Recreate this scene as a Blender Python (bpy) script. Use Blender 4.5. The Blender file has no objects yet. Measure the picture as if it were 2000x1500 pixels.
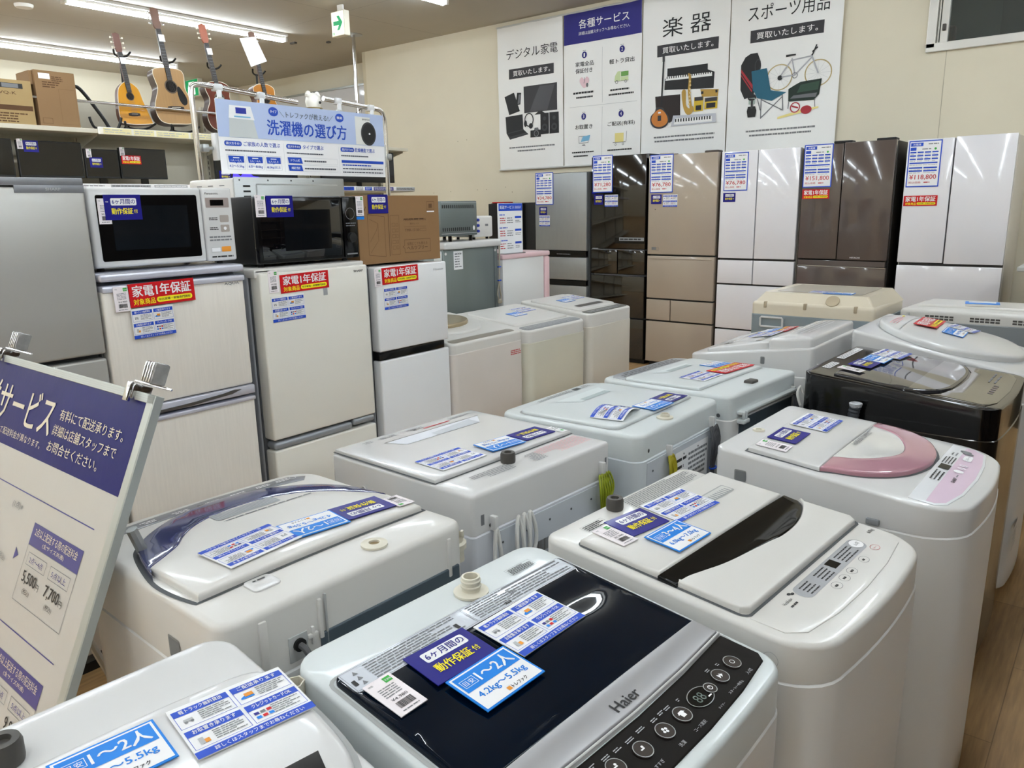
import bpy, bmesh, math, random
from mathutils import Vector, Matrix, geometry

random.seed(7)
SC = bpy.context.scene
COL = SC.collection
PI = math.pi

# ------------------------------------------------------------------ camera, light, exposure
EYE = 1.55
def make_camera():
    f, pitch, roll, yaw = 1500.0, math.radians(13.0), math.radians(-1.1), math.radians(39.0)
    fwd = Vector((-math.sin(yaw)*math.cos(pitch), math.cos(yaw)*math.cos(pitch), -math.sin(pitch)))
    r0 = Vector((math.cos(yaw), math.sin(yaw), 0)); u0 = r0.cross(fwd)
    r = math.cos(roll)*r0 + math.sin(roll)*u0
    u = -math.sin(roll)*r0 + math.cos(roll)*u0
    cam = bpy.data.cameras.new('camera'); cam.sensor_width = 36; cam.lens = f/2000*36
    cam.clip_start = 0.02; cam.clip_end = 60
    ob = bpy.data.objects.new('camera', cam); COL.objects.link(ob)
    m = Matrix((r, u, -fwd)).transposed().to_4x4(); m.translation = (0, 0, EYE)
    ob.matrix_world = m
    SC.camera = ob
make_camera()
SC.view_settings.view_transform = 'Standard'
SC.view_settings.look = 'None'
SC.view_settings.exposure = 1.0
SC.view_settings.gamma = 1.0
SC.view_settings.use_curve_mapping = False
world = bpy.data.worlds.new('world'); SC.world = world
world.use_nodes = True
world.node_tree.nodes['Background'].inputs[0].default_value = (0.9, 0.95, 1.0, 1)
world.node_tree.nodes['Background'].inputs[1].default_value = 0.02
LAMP_STRENGTH = 27.0

# ------------------------------------------------------------------ materials
def lin(c):
    return c/12.92 if c <= 0.04045 else ((c+0.055)/1.055)**2.4
def rgb(c):
    if isinstance(c, str):
        c = c.lstrip('#'); c = [int(c[i:i+2], 16)/255 for i in (0, 2, 4)]
    return (lin(c[0]), lin(c[1]), lin(c[2]), 1)
_M = {}
def mat(name, col='#cccccc', rough=0.5, metal=0.0, coat=0.0, emit=0.0, bump=0.0, bscale=60.0, var=0.03, vscale=8.0,
        trans=0.0, ior=1.45, spec=0.5, stretch=None):
    if name in _M: return _M[name]
    m = bpy.data.materials.new(name); m.use_nodes = True
    nt = m.node_tree; N = nt.nodes; L = nt.links
    b = N['Principled BSDF']
    c = rgb(col)
    b.inputs['Roughness'].default_value = rough
    b.inputs['Metallic'].default_value = metal
    b.inputs['Coat Weight'].default_value = coat
    b.inputs['Coat Roughness'].default_value = 0.05
    b.inputs['Specular IOR Level'].default_value = spec
    b.inputs['IOR'].default_value = ior
    b.inputs['Transmission Weight'].default_value = trans
    tc = N.new('ShaderNodeTexCoord'); mp = N.new('ShaderNodeMapping')
    if stretch: mp.inputs['Scale'].default_value = stretch
    L.new(tc.outputs['Object'], mp.inputs['Vector'])
    no = N.new('ShaderNodeTexNoise'); no.inputs['Scale'].default_value = vscale; no.inputs['Detail'].default_value = 3
    L.new(mp.outputs['Vector'], no.inputs['Vector'])
    mx = N.new('ShaderNodeMix'); mx.data_type = 'RGBA'
    mx.inputs['A'].default_value = tuple(max(0, v*(1-var)) for v in c[:3])+(1,)
    mx.inputs['B'].default_value = tuple(min(1, v*(1+var)) for v in c[:3])+(1,)
    L.new(no.outputs['Fac'], mx.inputs['Factor'])
    L.new(mx.outputs['Result'], b.inputs['Base Color'])
    if bump:
        n2 = N.new('ShaderNodeTexNoise'); n2.inputs['Scale'].default_value = bscale; n2.inputs['Detail'].default_value = 4
        L.new(mp.outputs['Vector'], n2.inputs['Vector'])
        bp = N.new('ShaderNodeBump'); bp.inputs['Strength'].default_value = bump; bp.inputs['Distance'].default_value = 0.002
        L.new(n2.outputs['Fac'], bp.inputs['Height']); L.new(bp.outputs['Normal'], b.inputs['Normal'])
    if emit:
        b.inputs['Emission Color'].default_value = c
        b.inputs['Emission Strength'].default_value = emit
    _M[name] = m
    return m

white = mat('white plastic', '#d3d3d2', 0.22, coat=0.25, var=0.01)
white_cool = mat('cool white plastic', '#cfd5d5', 0.3, coat=0.15, var=0.01)
white_warm = mat('warm white plastic', '#d5d3ce', 0.3, coat=0.15, var=0.012)
white_paint = mat('white painted steel', '#dcdcda', 0.34, coat=0.1, var=0.012)
grey_steel = mat('galvanised grey steel', '#8f999a', 0.38, metal=0.55, var=0.05, vscale=5)
dark_slate = mat('dark slate sheet', '#46525a', 0.45, var=0.04)
black = mat('black gloss plastic', '#070708', 0.15, var=0.05)
black_matte = mat('black matte plastic', '#151515', 0.5, var=0.08)
seam = mat('shadow gap rubber', '#55585a', 0.7)
seam_light = mat('pale seam rubber', '#a9abaa', 0.6)
chrome = mat('chrome', '#d8d8d8', 0.12, metal=1.0, var=0.01)
steel = mat('brushed aluminium', '#a9acab', 0.35, metal=0.75, var=0.05, stretch=(1, 1, 30))
grey_plastic = mat('grey plastic', '#8c8f92', 0.4)
dgrey = mat('dark grey plastic', '#4b4844', 0.45)
ivory = mat('ivory plastic', '#d8d3c2', 0.4)
ink = mat('black ink', '#262626', 0.5)
ink_grey = mat('grey ink', '#77797c', 0.5)
ink_lgrey = mat('pale grey ink', '#b5b7b9', 0.5)
paper = mat('white paper', '#efeff0', 0.45, coat=0.1, var=0.01)
paper_pink = mat('pinkish paper', '#efe7ea', 0.5, var=0.01)
navy = mat('navy print', '#17147e', 0.35, coat=0.05, var=0.02, spec=0.3)
blue = mat('blue print', '#2750c4', 0.4, var=0.02, spec=0.3)
sky = mat('sky blue print', '#1680de', 0.4, var=0.02, spec=0.3)
yellow = mat('yellow print', '#f5e418', 0.45)
red = mat('red print', '#c8141c', 0.4, spec=0.3)
redtxt = mat('red ink', '#c33a3e', 0.5)
green = mat('green print', '#35a83c', 0.5)
orange = mat('orange print', '#e5952c', 0.5)
royal = mat('royal blue print', '#0b45b4', 0.4, coat=0.1)
cord_grey = mat('grey cord', '#5a5b5c', 0.5)
cord_white = mat('white cord', '#d2d2ce', 0.5)

# ------------------------------------------------------------------ mesh collector
class Geo:
    def __init__(s): s.v = []; s.f = []; s.m = []; s.sm = []; s.mats = []
    def mi(s, m):
        if m not in s.mats: s.mats.append(m)
        return s.mats.index(m)
    def add(s, vf, m, smooth=False, T=None):
        v, f = vf; n = len(s.v); k = s.mi(m)
        if T is None: s.v += [tuple(p) for p in v]
        elif callable(T): s.v += [tuple(T(p)) for p in v]
        else: s.v += [tuple(T @ Vector(p)) for p in v]
        for q in f:
            s.f.append(tuple(n+i for i in q)); s.m.append(k); s.sm.append(smooth)
        return s
    def mesh(s, name, angle=35):
        me = bpy.data.meshes.new(name)
        me.from_pydata(s.v, [], s.f); 
        for m in s.mats: me.materials.append(m)
        me.polygons.foreach_set('material_index', s.m)
        me.polygons.foreach_set('use_smooth', s.sm)
        if any(s.sm): me.set_sharp_from_angle(angle=math.radians(angle))
        me.update()
        return me
    def obj(s, name, parent=None, M=None, label=None):
        o = bpy.data.objects.new(name, s.mesh(name)); COL.objects.link(o)
        if parent: o.parent = parent
        if M is not None: o.matrix_local = M
        if label: o['label'] = label
        return o

def tag(o, label, cat, group=None, kind=None):
    o['label'] = label; o['category'] = cat
    if group: o['group'] = group
    if kind: o['kind'] = kind
    return o
def thing(name, label, cat, loc=(0, 0, 0), yaw=0.0, group=None):
    o = bpy.data.objects.new(name, None); COL.objects.link(o)
    o.empty_display_size = 0.1
    o.location = loc; o.rotation_euler = (0, 0, math.radians(yaw))
    return tag(o, label, cat, group)
def struct(o, label=None):
    o['kind'] = 'structure'
    if label: o['label'] = label
    return o
def copy_tree(o, parent=None):
    c = o.copy(); COL.objects.link(c); c.parent = parent
    if parent is not None: c.matrix_local = o.matrix_local.copy()
    for ch in list(o.children): copy_tree(ch, c)
    return c

# ------------------------------------------------------------------ shapes (verts, faces)
def box(x0, x1, y0, y1, z0, z1, b=0.0, seg=2):
    bm = bmesh.new(); bmesh.ops.create_cube(bm, size=1)
    for v in bm.verts:
        v.co = ((x0+x1)/2+v.co.x*(x1-x0), (y0+y1)/2+v.co.y*(y1-y0), (z0+z1)/2+v.co.z*(z1-z0))
    if b > 0:
        b = min(b, 0.49*min(abs(x1-x0), abs(y1-y0), abs(z1-z0)))
        bmesh.ops.bevel(bm, geom=bm.edges[:], offset=b, segments=seg, profile=0.5, affect='EDGES')
    bmesh.ops.recalc_face_normals(bm, faces=bm.faces)
    bm.verts.index_update()
    r = ([tuple(v.co) for v in bm.verts], [tuple(v.index for v in f.verts) for f in bm.faces]); bm.free()
    return r
def ring_faces(a, b, n, closed=True):
    return [(a+i, a+(i+1) % n, b+(i+1) % n, b+i) for i in range(n if closed else n-1)]
def lathe(prof, n=24, cap=True):
    v = []; f = []
    for r, z in prof: v += [(r*math.cos(2*PI*i/n), r*math.sin(2*PI*i/n), z) for i in range(n)]
    for k in range(len(prof)-1): f += ring_faces(k*n, (k+1)*n, n)
    if cap:
        f.append(tuple(reversed(range(n)))); f.append(tuple(range((len(prof)-1)*n, len(prof)*n)))
    return v, f
def tube(pts, r, n=8, closed=False):
    pts = [Vector(p) for p in pts]; v = []; f = []; up = None; m = len(pts)
    for i, p in enumerate(pts):
        a = pts[i-1] if i or closed else p; b = pts[(i+1) % m] if i < m-1 or closed else p
        t = (b-a).normalized()
        if up is None:
            up = Vector((0, 0, 1)) if abs(t.z) < 0.9 else Vector((1, 0, 0))
        s = t.cross(up).normalized(); up = s.cross(t).normalized()
        rr = r[i] if isinstance(r, (list, tuple)) else r
        v += [tuple(p+rr*(math.cos(2*PI*k/n)*s+math.sin(2*PI*k/n)*up)) for k in range(n)]
    for i in range(m-1): f += ring_faces(i*n, (i+1)*n, n)
    if closed: f += ring_faces((m-1)*n, 0, n)
    else: f += [tuple(reversed(range(n))), tuple(range((m-1)*n, m*n))]
    return v, f
def prism(poly, z0, z1):
    n = len(poly)
    if area(poly) < 0: poly = list(reversed(poly))
    v = [(x, y, z0) for x, y in poly]+[(x, y, z1) for x, y in poly]
    return v, [tuple(reversed(range(n))), tuple(range(n, 2*n))]+ring_faces(0, n, n)
def area(p): return 0.5*sum(p[i-1][0]*p[i][1]-p[i][0]*p[i-1][1] for i in range(len(p)))
def ell(cx, cy, rx, ry, n=28, a0=0, a1=360):
    full = abs(a1-a0) >= 360
    return [(cx+rx*math.cos(math.radians(a0+(a1-a0)*i/(n if full else n-1))), cy+ry*math.sin(math.radians(a0+(a1-a0)*i/(n if full else n-1)))) for i in range(n)]
def rrect(x0, x1, y0, y1, r, n=6):
    if isinstance(r, (int, float)): r = (r,)*4          # order: (x1,y1) (x0,y1) (x0,y0) (x1,y0)
    o = []
    for (cx, cy, a, q) in ((x1-r[0], y1-r[0], 0, r[0]), (x0+r[1], y1-r[1], 90, r[1]), (x0+r[2], y0+r[2], 180, r[2]), (x1-r[3], y0+r[3], 270, r[3])):
        for i in range(n+1):
            t = math.radians(a+90*i/n); o.append((cx+q*math.cos(t), cy+q*math.sin(t)))
    return o
def spline(pts, k=8, closed=True):
    o = []; n = len(pts)
    for i in range(n if closed else n-1):
        P = [pts[(i+j) % n] if closed else pts[min(max(i+j, 0), n-1)] for j in (-1, 0, 1, 2)]
        for s in range(k):
            t = s/k
            o.append(tuple(0.5*(2*P[1][d]+(-P[0][d]+P[2][d])*t+(2*P[0][d]-5*P[1][d]+4*P[2][d]-P[3][d])*t*t+(-P[0][d]+3*P[1][d]-3*P[2][d]+P[3][d])*t**3) for d in range(len(pts[0]))))
    if not closed: o.append(tuple(pts[-1]))
    return o
def subdiv(poly, s=0.03):
    o = []
    for i in range(len(poly)):
        a, b = poly[i], poly[(i+1) % len(poly)]
        k = max(1, int(math.hypot(b[0]-a[0], b[1]-a[1])/s))
        o += [(a[0]+(b[0]-a[0])*j/k, a[1]+(b[1]-a[1])*j/k) for j in range(k)]
    return o
def inset(poly, r):
    n = len(poly); o = []
    for i in range(n):
        a, b, c = poly[i-1], poly[i], poly[(i+1) % n]
        def nn(p, q):
            dx, dy = q[0]-p[0], q[1]-p[1]; l = math.hypot(dx, dy) or 1e-9
            return -dy/l, dx/l
        n1, n2 = nn(a, b), nn(b, c)
        m = (n1[0]+n2[0], n1[1]+n2[1]); l2 = (m[0]*m[0]+m[1]*m[1]) or 1e-9
        k = min(2*r/l2, 2.0*r/math.sqrt(l2))
        o.append((b[0]+m[0]*k, b[1]+m[1]*k))
    return o
def clean(poly, e=1e-5):
    o = []
    for p in poly:
        if not o or math.hypot(p[0]-o[-1][0], p[1]-o[-1][1]) > e: o.append((p[0], p[1]))
    if math.hypot(o[0][0]-o[-1][0], o[0][1]-o[-1][1]) <= e: o.pop()
    return o if area(o) > 0 else list(reversed(o))
def inside(p, poly):
    c = False; x, y = p; n = len(poly)
    for i in range(n):
        (x1, y1), (x2, y2) = poly[i-1], poly[i]
        if (y1 > y) != (y2 > y) and x < (x2-x1)*(y-y1)/(y2-y1)+x1: c = not c
    return c
def fill(poly, sp=0.03):
    """triangulated interior of a closed outline; returns points and triangles, the outline first"""
    n = len(poly); pts = [Vector(p) for p in poly]
    if sp:
        xs = [p[0] for p in poly]; ys = [p[1] for p in poly]
        core = inset(poly, sp*0.45)
        x = min(xs)+sp*0.5
        while x < max(xs):
            y = min(ys)+sp*0.5
            while y < max(ys):
                if inside((x, y), core) and inside((x, y), poly): pts.append(Vector((x, y)))
                y += sp
            x += sp
    r = geometry.delaunay_2d_cdt(pts, [(i, (i+1) % n) for i in range(n)], [], 1, 1e-7)
    vs = [tuple(p) for p in r[0]]; mp = {}; extra = []
    for i, o in enumerate(r[3]):
        ring = [q for q in o if q < n]
        if ring: mp[i] = ring[0]
        else: mp[i] = n+len(extra); extra.append(vs[i])
    tri = [tuple(mp[i] for i in t) for t in r[2]]
    tri = [t for t in tri if len(set(t)) == 3]
    return list(poly)+extra, tri
def slab(outline, ftop, bot, r=0.006, seg=3, sp=0.03, bottom=True):
    """solid whose top follows ftop(x,y), with a rounded upper edge"""
    P = clean(outline); n = len(P)
    B = bot if callable(bot) else (lambda x, y: bot)
    v = [(x, y, B(x, y)) for x, y in P]; f = []
    rings = 1
    if r > 0:
        for k in range(seg+1):
            a = 0.5*PI*k/seg; q = inset(P, r*(1-math.cos(a))) if k else P
            v += [(x, y, ftop(x, y)-r+r*math.sin(a)) for x, y in q]; rings += 1
    else:
        q = P; v += [(x, y, ftop(x, y)) for x, y in q]; rings += 1
    for k in range(rings-1): f += ring_faces(k*n, (k+1)*n, n)
    pts, tri = fill(q, sp)
    base = (rings-1)*n; m = {i: base+i for i in range(n)}
    for i in range(n, len(pts)):
        m[i] = len(v); v.append((pts[i][0], pts[i][1], ftop(*pts[i])))
    f += [tuple(m[i] for i in t) for t in tri]
    if bottom: f.append(tuple(reversed(range(n))))
    return v, f

# ------------------------------------------------------------------ lettering
_T = {}
def text_raw(s, bold):
    k = (s, bold)
    if k not in _T:
        cu = bpy.data.curves.new('lettering', 'FONT'); cu.body = s; cu.size = 1; cu.offset = bold; cu.resolution_u = 2
        ob = bpy.data.objects.new('lettering', cu); me = bpy.data.meshes.new_from_object(ob)
        v = [(p.co.x, p.co.y) for p in me.vertices]; f = [tuple(q.vertices) for q in me.polygons]
        bpy.data.objects.remove(ob); bpy.data.meshes.remove(me); bpy.data.curves.remove(cu)
        if v:
            x0 = min(p[0] for p in v); x1 = max(p[0] for p in v); y0 = min(p[1] for p in v); y1 = max(p[1] for p in v)
        else: x0 = y0 = 0; x1 = y1 = 1
        _T[k] = (v, f, x0, x1, y0, y1)
    return _T[k]
def text_fit(s, x0, x1, y0, y1, bold=0.0, keep=False):
    v, f, a0, a1, b0, b1 = text_raw(s, 0.0)
    sx = (x1-x0)/max(a1-a0, 1e-6); sy = (y1-y0)/max(b1-b0, 1e-6)
    if keep: sx = sy = min(sx, sy)
    cx, cy = (x0+x1)/2, (y0+y1)/2
    return [(cx+(p[0]-(a0+a1)/2)*sx, cy+(p[1]-(b0+b1)/2)*sy) for p in v], f

class Ink:
    """flat printing on a surface: T maps (u, v, height) to the part's space"""
    def __init__(s, G, T=None, eps=0.0003, base=0.0): s.G = G; s.T = T; s.e = eps; s.b = base
    def _p(s, v2, f, m, lay): s.G.add(([(x, y, s.b+lay*s.e) for x, y in v2], f), m, False, s.T)
    def poly(s, p, m, lay=1):
        p = clean(p); s._p(p, [tuple(range(len(p)))], m, lay)
    def rect(s, x0, x1, y0, y1, m, lay=1, r=0):
        s.poly(rrect(x0, x1, y0, y1, r, 4) if r else [(x0, y0), (x1, y0), (x1, y1), (x0, y1)], m, lay)
    def frame(s, x0, x1, y0, y1, w, m, lay=1):
        for a in ((x0, x1, y0, y0+w), (x0, x1, y1-w, y1), (x0, x0+w, y0+w, y1-w), (x1-w, x1, y0+w, y1-w)): s.rect(*a, m, lay)
    def disc(s, cx, cy, rx, ry, m, lay=1, n=24): s.poly(ell(cx, cy, rx, ry, n), m, lay)
    def ringd(s, cx, cy, r, w, m, lay=1, n=24, ry=None):
        ry = ry or r
        a = ell(cx, cy, r, ry, n); b = ell(cx, cy, r-w, ry-w, n)
        s._p(a+b, [(i, (i+1) % n, n+(i+1) % n, n+i) for i in range(n)], m, lay)
    def line(s, pts, w, m, lay=1):
        for a, b in zip(pts, pts[1:]):
            dx, dy = b[0]-a[0], b[1]-a[1]; l = math.hypot(dx, dy) or 1e-9; nx, ny = -dy/l*w/2, dx/l*w/2
            s._p([(a[0]-nx, a[1]-ny), (b[0]-nx, b[1]-ny), (b[0]+nx, b[1]+ny), (a[0]+nx, a[1]+ny)], [(0, 1, 2, 3)], m, lay)
    def text(s, t, x0, x1, y0, y1, m, lay=2, bold=0.0, keep=False):
        v, f = text_fit(t, x0, x1, y0, y1, 0, keep)
        if not bold: s._p(v, f, m, lay); return
        a = text_raw(t, 0.0); o = bold*0.5*(y1-y0)/max(a[5]-a[4], 1e-6)
        for i, (dx, dy) in enumerate(((-o, -o*.5), (o, -o*.5), (-o, o*.5), (o, o*.5))):   # heavier weight: copies stacked a hair apart
            s._p([(p[0]+dx, p[1]+dy) for p in v], f, m, lay+.16*i)
    def greek(s, x0, x1, y0, y1, rows, m, lay=2, seed=1, fillh=0.5, word=3.0):
        """rows of fine print too small to read: broken dashes"""
        R = random.Random(seed); h = (y1-y0)/rows
        for k in range(rows):
            yy = y1-(k+0.5)*h; x = x0; xe = x1-(x1-x0)*R.choice((0, 0, 0.1, 0.3))
            while x < xe:
                w = h*word*R.uniform(0.4, 1.3); w = min(w, xe-x)
                s.rect(x, x+w*0.86, yy-h*fillh/2, yy+h*fillh/2, m, lay); x += w
    def bars(s, x0, x1, y0, y1, m, lay=2, seed=2, n=18):
        R = random.Random(seed); x = x0; st = (x1-x0)/n
        while x < x1-st*0.5:
            w = st*R.choice((0.3, 0.5, 0.8)); s.rect(x, x+w, y0, y1, m, lay); x += w+st*R.choice((0.25, 0.4))
def frame(o, u, v):
    """4x4 with origin o, axes u, v and their normal"""
    u = Vector(u).normalized(); v = Vector(v).normalized(); w = u.cross(v)
    m = Matrix((u, v, w)).transposed().to_4x4(); m.translation = Vector(o)
    return m
FX = lambda x: frame((x, 0, 0), (0, 1, 0), (0, 0, 1))          # (y, z) plane facing +x
# ------------------------------------------------------------------ printed cards (origin at centre, text up = +y, facing +z)
TH = 0.0014
def card_base(w, h, m=paper, curl=0.0):
    G = Geo(); G.add(box(-w/2, w/2, -h/2, h/2, 0, TH), m)
    return G, Ink(G, None, 0.00035, TH)
_C = {}
def card_mesh(kind, w=None, h=None, var=None):
    key = (kind, w, h, var)
    if key in _C: return _C[key]
    W, H = {'warranty': (.112, .077), 'size': (.114, .08), 'service': (.147, .102), 'tag': (.045, .079), 'red': (.215, .082), 'price': (.225, .33)}[kind]
    if kind == 'warranty':
        G, k = card_base(W, H, navy)
        k.rect(-.036, .042, .006, .028, paper, 1, .004)
        k.text('6ヶ月間の', -.032, .038, .010, .025, navy, 2, .02)
        k.text('動作保証', -.036, .028, -.021, -.002, yellow, 2, .03)
        k.text('付', .032, .043, -.018, -.006, yellow, 2, .02)
    elif kind == 'size':
        G, k = card_base(W, H, sky)
        k.rect(-.054, .054, -.037, .037, paper, 1)
        k.rect(-.051, .051, .001, .034, sky, 2)
        k.frame(-.047, -.023, .009, .025, .0008, paper, 3)
        k.text('目安', -.044, -.026, .012, .022, paper, 3)
        a, b = {None: ('1～2人', '4.2kg～5.5kg'), 'b': ('3～4人', '6.0kg～7.0kg')}[var]
        k.text(a, -.019, .046, .006, .030, paper, 3, .03)
        k.text(b, -.044, .044, -.021, -.006, sky, 2, .025)
        k.rect(-.008, -.001, -.033, -.026, orange, 2); k.text('トレファク', .001, .030, -.033, -.026, ink, 2, .03)
    elif kind == 'service':
        G, k = card_base(W, H)
        T4 = (('軽トラック無料貸出', -.0705, -.002, .044), ('ご配送承ります', .0025, .0705, .044), ('お取置き承ります', -.0705, -.002, .001), ('クレジットカードOK', .0025, .0705, .001))
        for i, (t, x0, x1, y1) in enumerate(T4):
            k.rect(x0, x1, y1-.0115, y1, blue, 1)
            k.text(t, x0+.008, x1-.008, y1-.0095, y1-.002, paper, 2, .02)
            k.frame(x0, x1, y1-.037, y1-.0115, .0006, blue, 1)
            k.greek(x0+.027, x1-.004, y1-.033, y1-.014, 5, ink_grey, 2, i+5, .4, 2.2)
        k.rect(-.063, -.052, .018, .023, ink_lgrey, 2); k.disc(-.061, .0165, .002, .002, ink_grey, 3); k.disc(-.054, .0165, .002, .002, ink_grey, 3)
        k.poly([(.007, .015), (.024, .015), (.024, .021), (.012, .021), (.007, .018)], sky, 2); k.rect(.013, .024, .018, .025, orange, 3)
        k.rect(-.062, -.056, -.030, -.018, ink_lgrey, 2); k.rect(-.056, -.050, -.030, -.023, orange, 2)
        for i in range(6): k.rect(.007+(i % 3)*.008, .013+(i % 3)*.008, -.022-(i//3)*.008, -.017-(i//3)*.008, (navy, ink_grey, red, sky, red, sky)[i], 2)
        k.rect(-.0735, .0735, -.051, -.039, blue, 1); k.text('詳しくはスタッフまでお尋ねください', -.052, .060, -.0485, -.0415, paper, 2, .01)
    elif kind == 'tag':
        G, k = card_base(W, H, paper_pink)
        k.text('特価', -.018, -.011, .030, .034, ink_grey, 1); k.rect(.006, .018, .024, .035, green, 1); k.text('洗濯機', .007, .017, .027, .031, paper, 2)
        k.greek(-.014, .014, -.002, .020, 5, ink_grey, 1, 3, .4, 2)
        k.text('¥4,980', -.012, .014, -.012, -.006, ink, 1)
        k.bars(-.012, .014, -.028, -.015, ink, 1); k.greek(-.014, .014, -.036, -.031, 1, ink_grey, 1, 4, .4, 2)
    elif kind == 'red':
        G, k = card_base(W, H, red)
        k.text('家電1年保証', -.095, .095, -.006, .034, paper, 1, .035)
        k.text('対象商品', -.095, -.026, -.034, -.013, yellow, 1, .03)
        k.rect(-.021, .097, -.032, -.013, yellow, 1, .008)
        k.text('中古家電・家電専門買取', -.015, .091, -.027, -.018, ink, 2, .02)
    elif kind == 'price':
        G, k = card_base(W, H, blue)
        k.rect(-.105, .105, -.157, .157, paper, 1)
        k.rect(-.10, -.015, .125, .150, blue, 2); k.text('冷蔵庫', -.085, -.03, .130, .145, paper, 3, .02)
        k.greek(.02, .09, .132, .146, 1, ink_grey, 2, 6, .5)
        k.rect(-.10, -.06, .095, .118, blue, 2); k.greek(-.02, .05, .098, .110, 1, ink_grey, 2, 7, .5); k.disc(.07, .104, .008, .008, green, 2)
        for i, y in enumerate((.082, .058, .034, .006, -.028, -.050)):
            n = (4, 4, 4, 1, 2, 2)[i]
            for j in range(n):
                w_ = .2/n; k.rect(-.10+j*w_, -.10+(j+1)*w_-.008, y-.005, y+.005, blue, 2)
                k.greek(-.098+j*w_, -.10+(j+1)*w_-.01, y-.018, y-.009, 1, ink_lgrey, 2, i*7+j, .5)
        k.text('¥'+(var or '76,780'), -.092, .092, -.115, -.076, redtxt, 2, .02)
        k.text('税込価格', -.095, -.01, -.140, -.124, redtxt, 2); k.greek(.01, .07, -.138, -.126, 1, redtxt, 2, 9, .6)
    me = G.mesh({'warranty': 'warranty_card', 'size': 'capacity_card', 'service': 'service_card', 'tag': 'price_tag', 'red': 'red_warranty_card', 'price': 'price_card'}[kind])
    _C[key] = (me, W, H)
    return _C[key]
LBL = {'warranty': 'navy warranty card with white and yellow lettering', 'size': 'sky blue household size card', 'service': 'white and blue store service card',
       'tag': 'small white price tag with barcode', 'red': 'red and yellow one-year warranty card', 'price': 'blue-framed price card'}
def put_card(kind, parent, M, w=None, h=None, var=None):
    me, W, H = card_mesh(kind, None, None, var)
    o = bpy.data.objects.new(me.name, me); COL.objects.link(o); o.parent = parent
    o.matrix_local = M @ Matrix.Diagonal(((w or W)/W, (h or H)/H, 1, 1))
    o['label'] = LBL[kind]
    return o
def card_on_front(kind, parent, x, y, z, w=None, h=None, rot=0.0, var=None):
    """upright on a face looking along local +x; y, z is the card's centre"""
    return put_card(kind, parent, FX(x) @ Matrix.Translation((y, z, 0)) @ Matrix.Rotation(math.radians(rot), 4, 'Z'), w, h, var)
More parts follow.
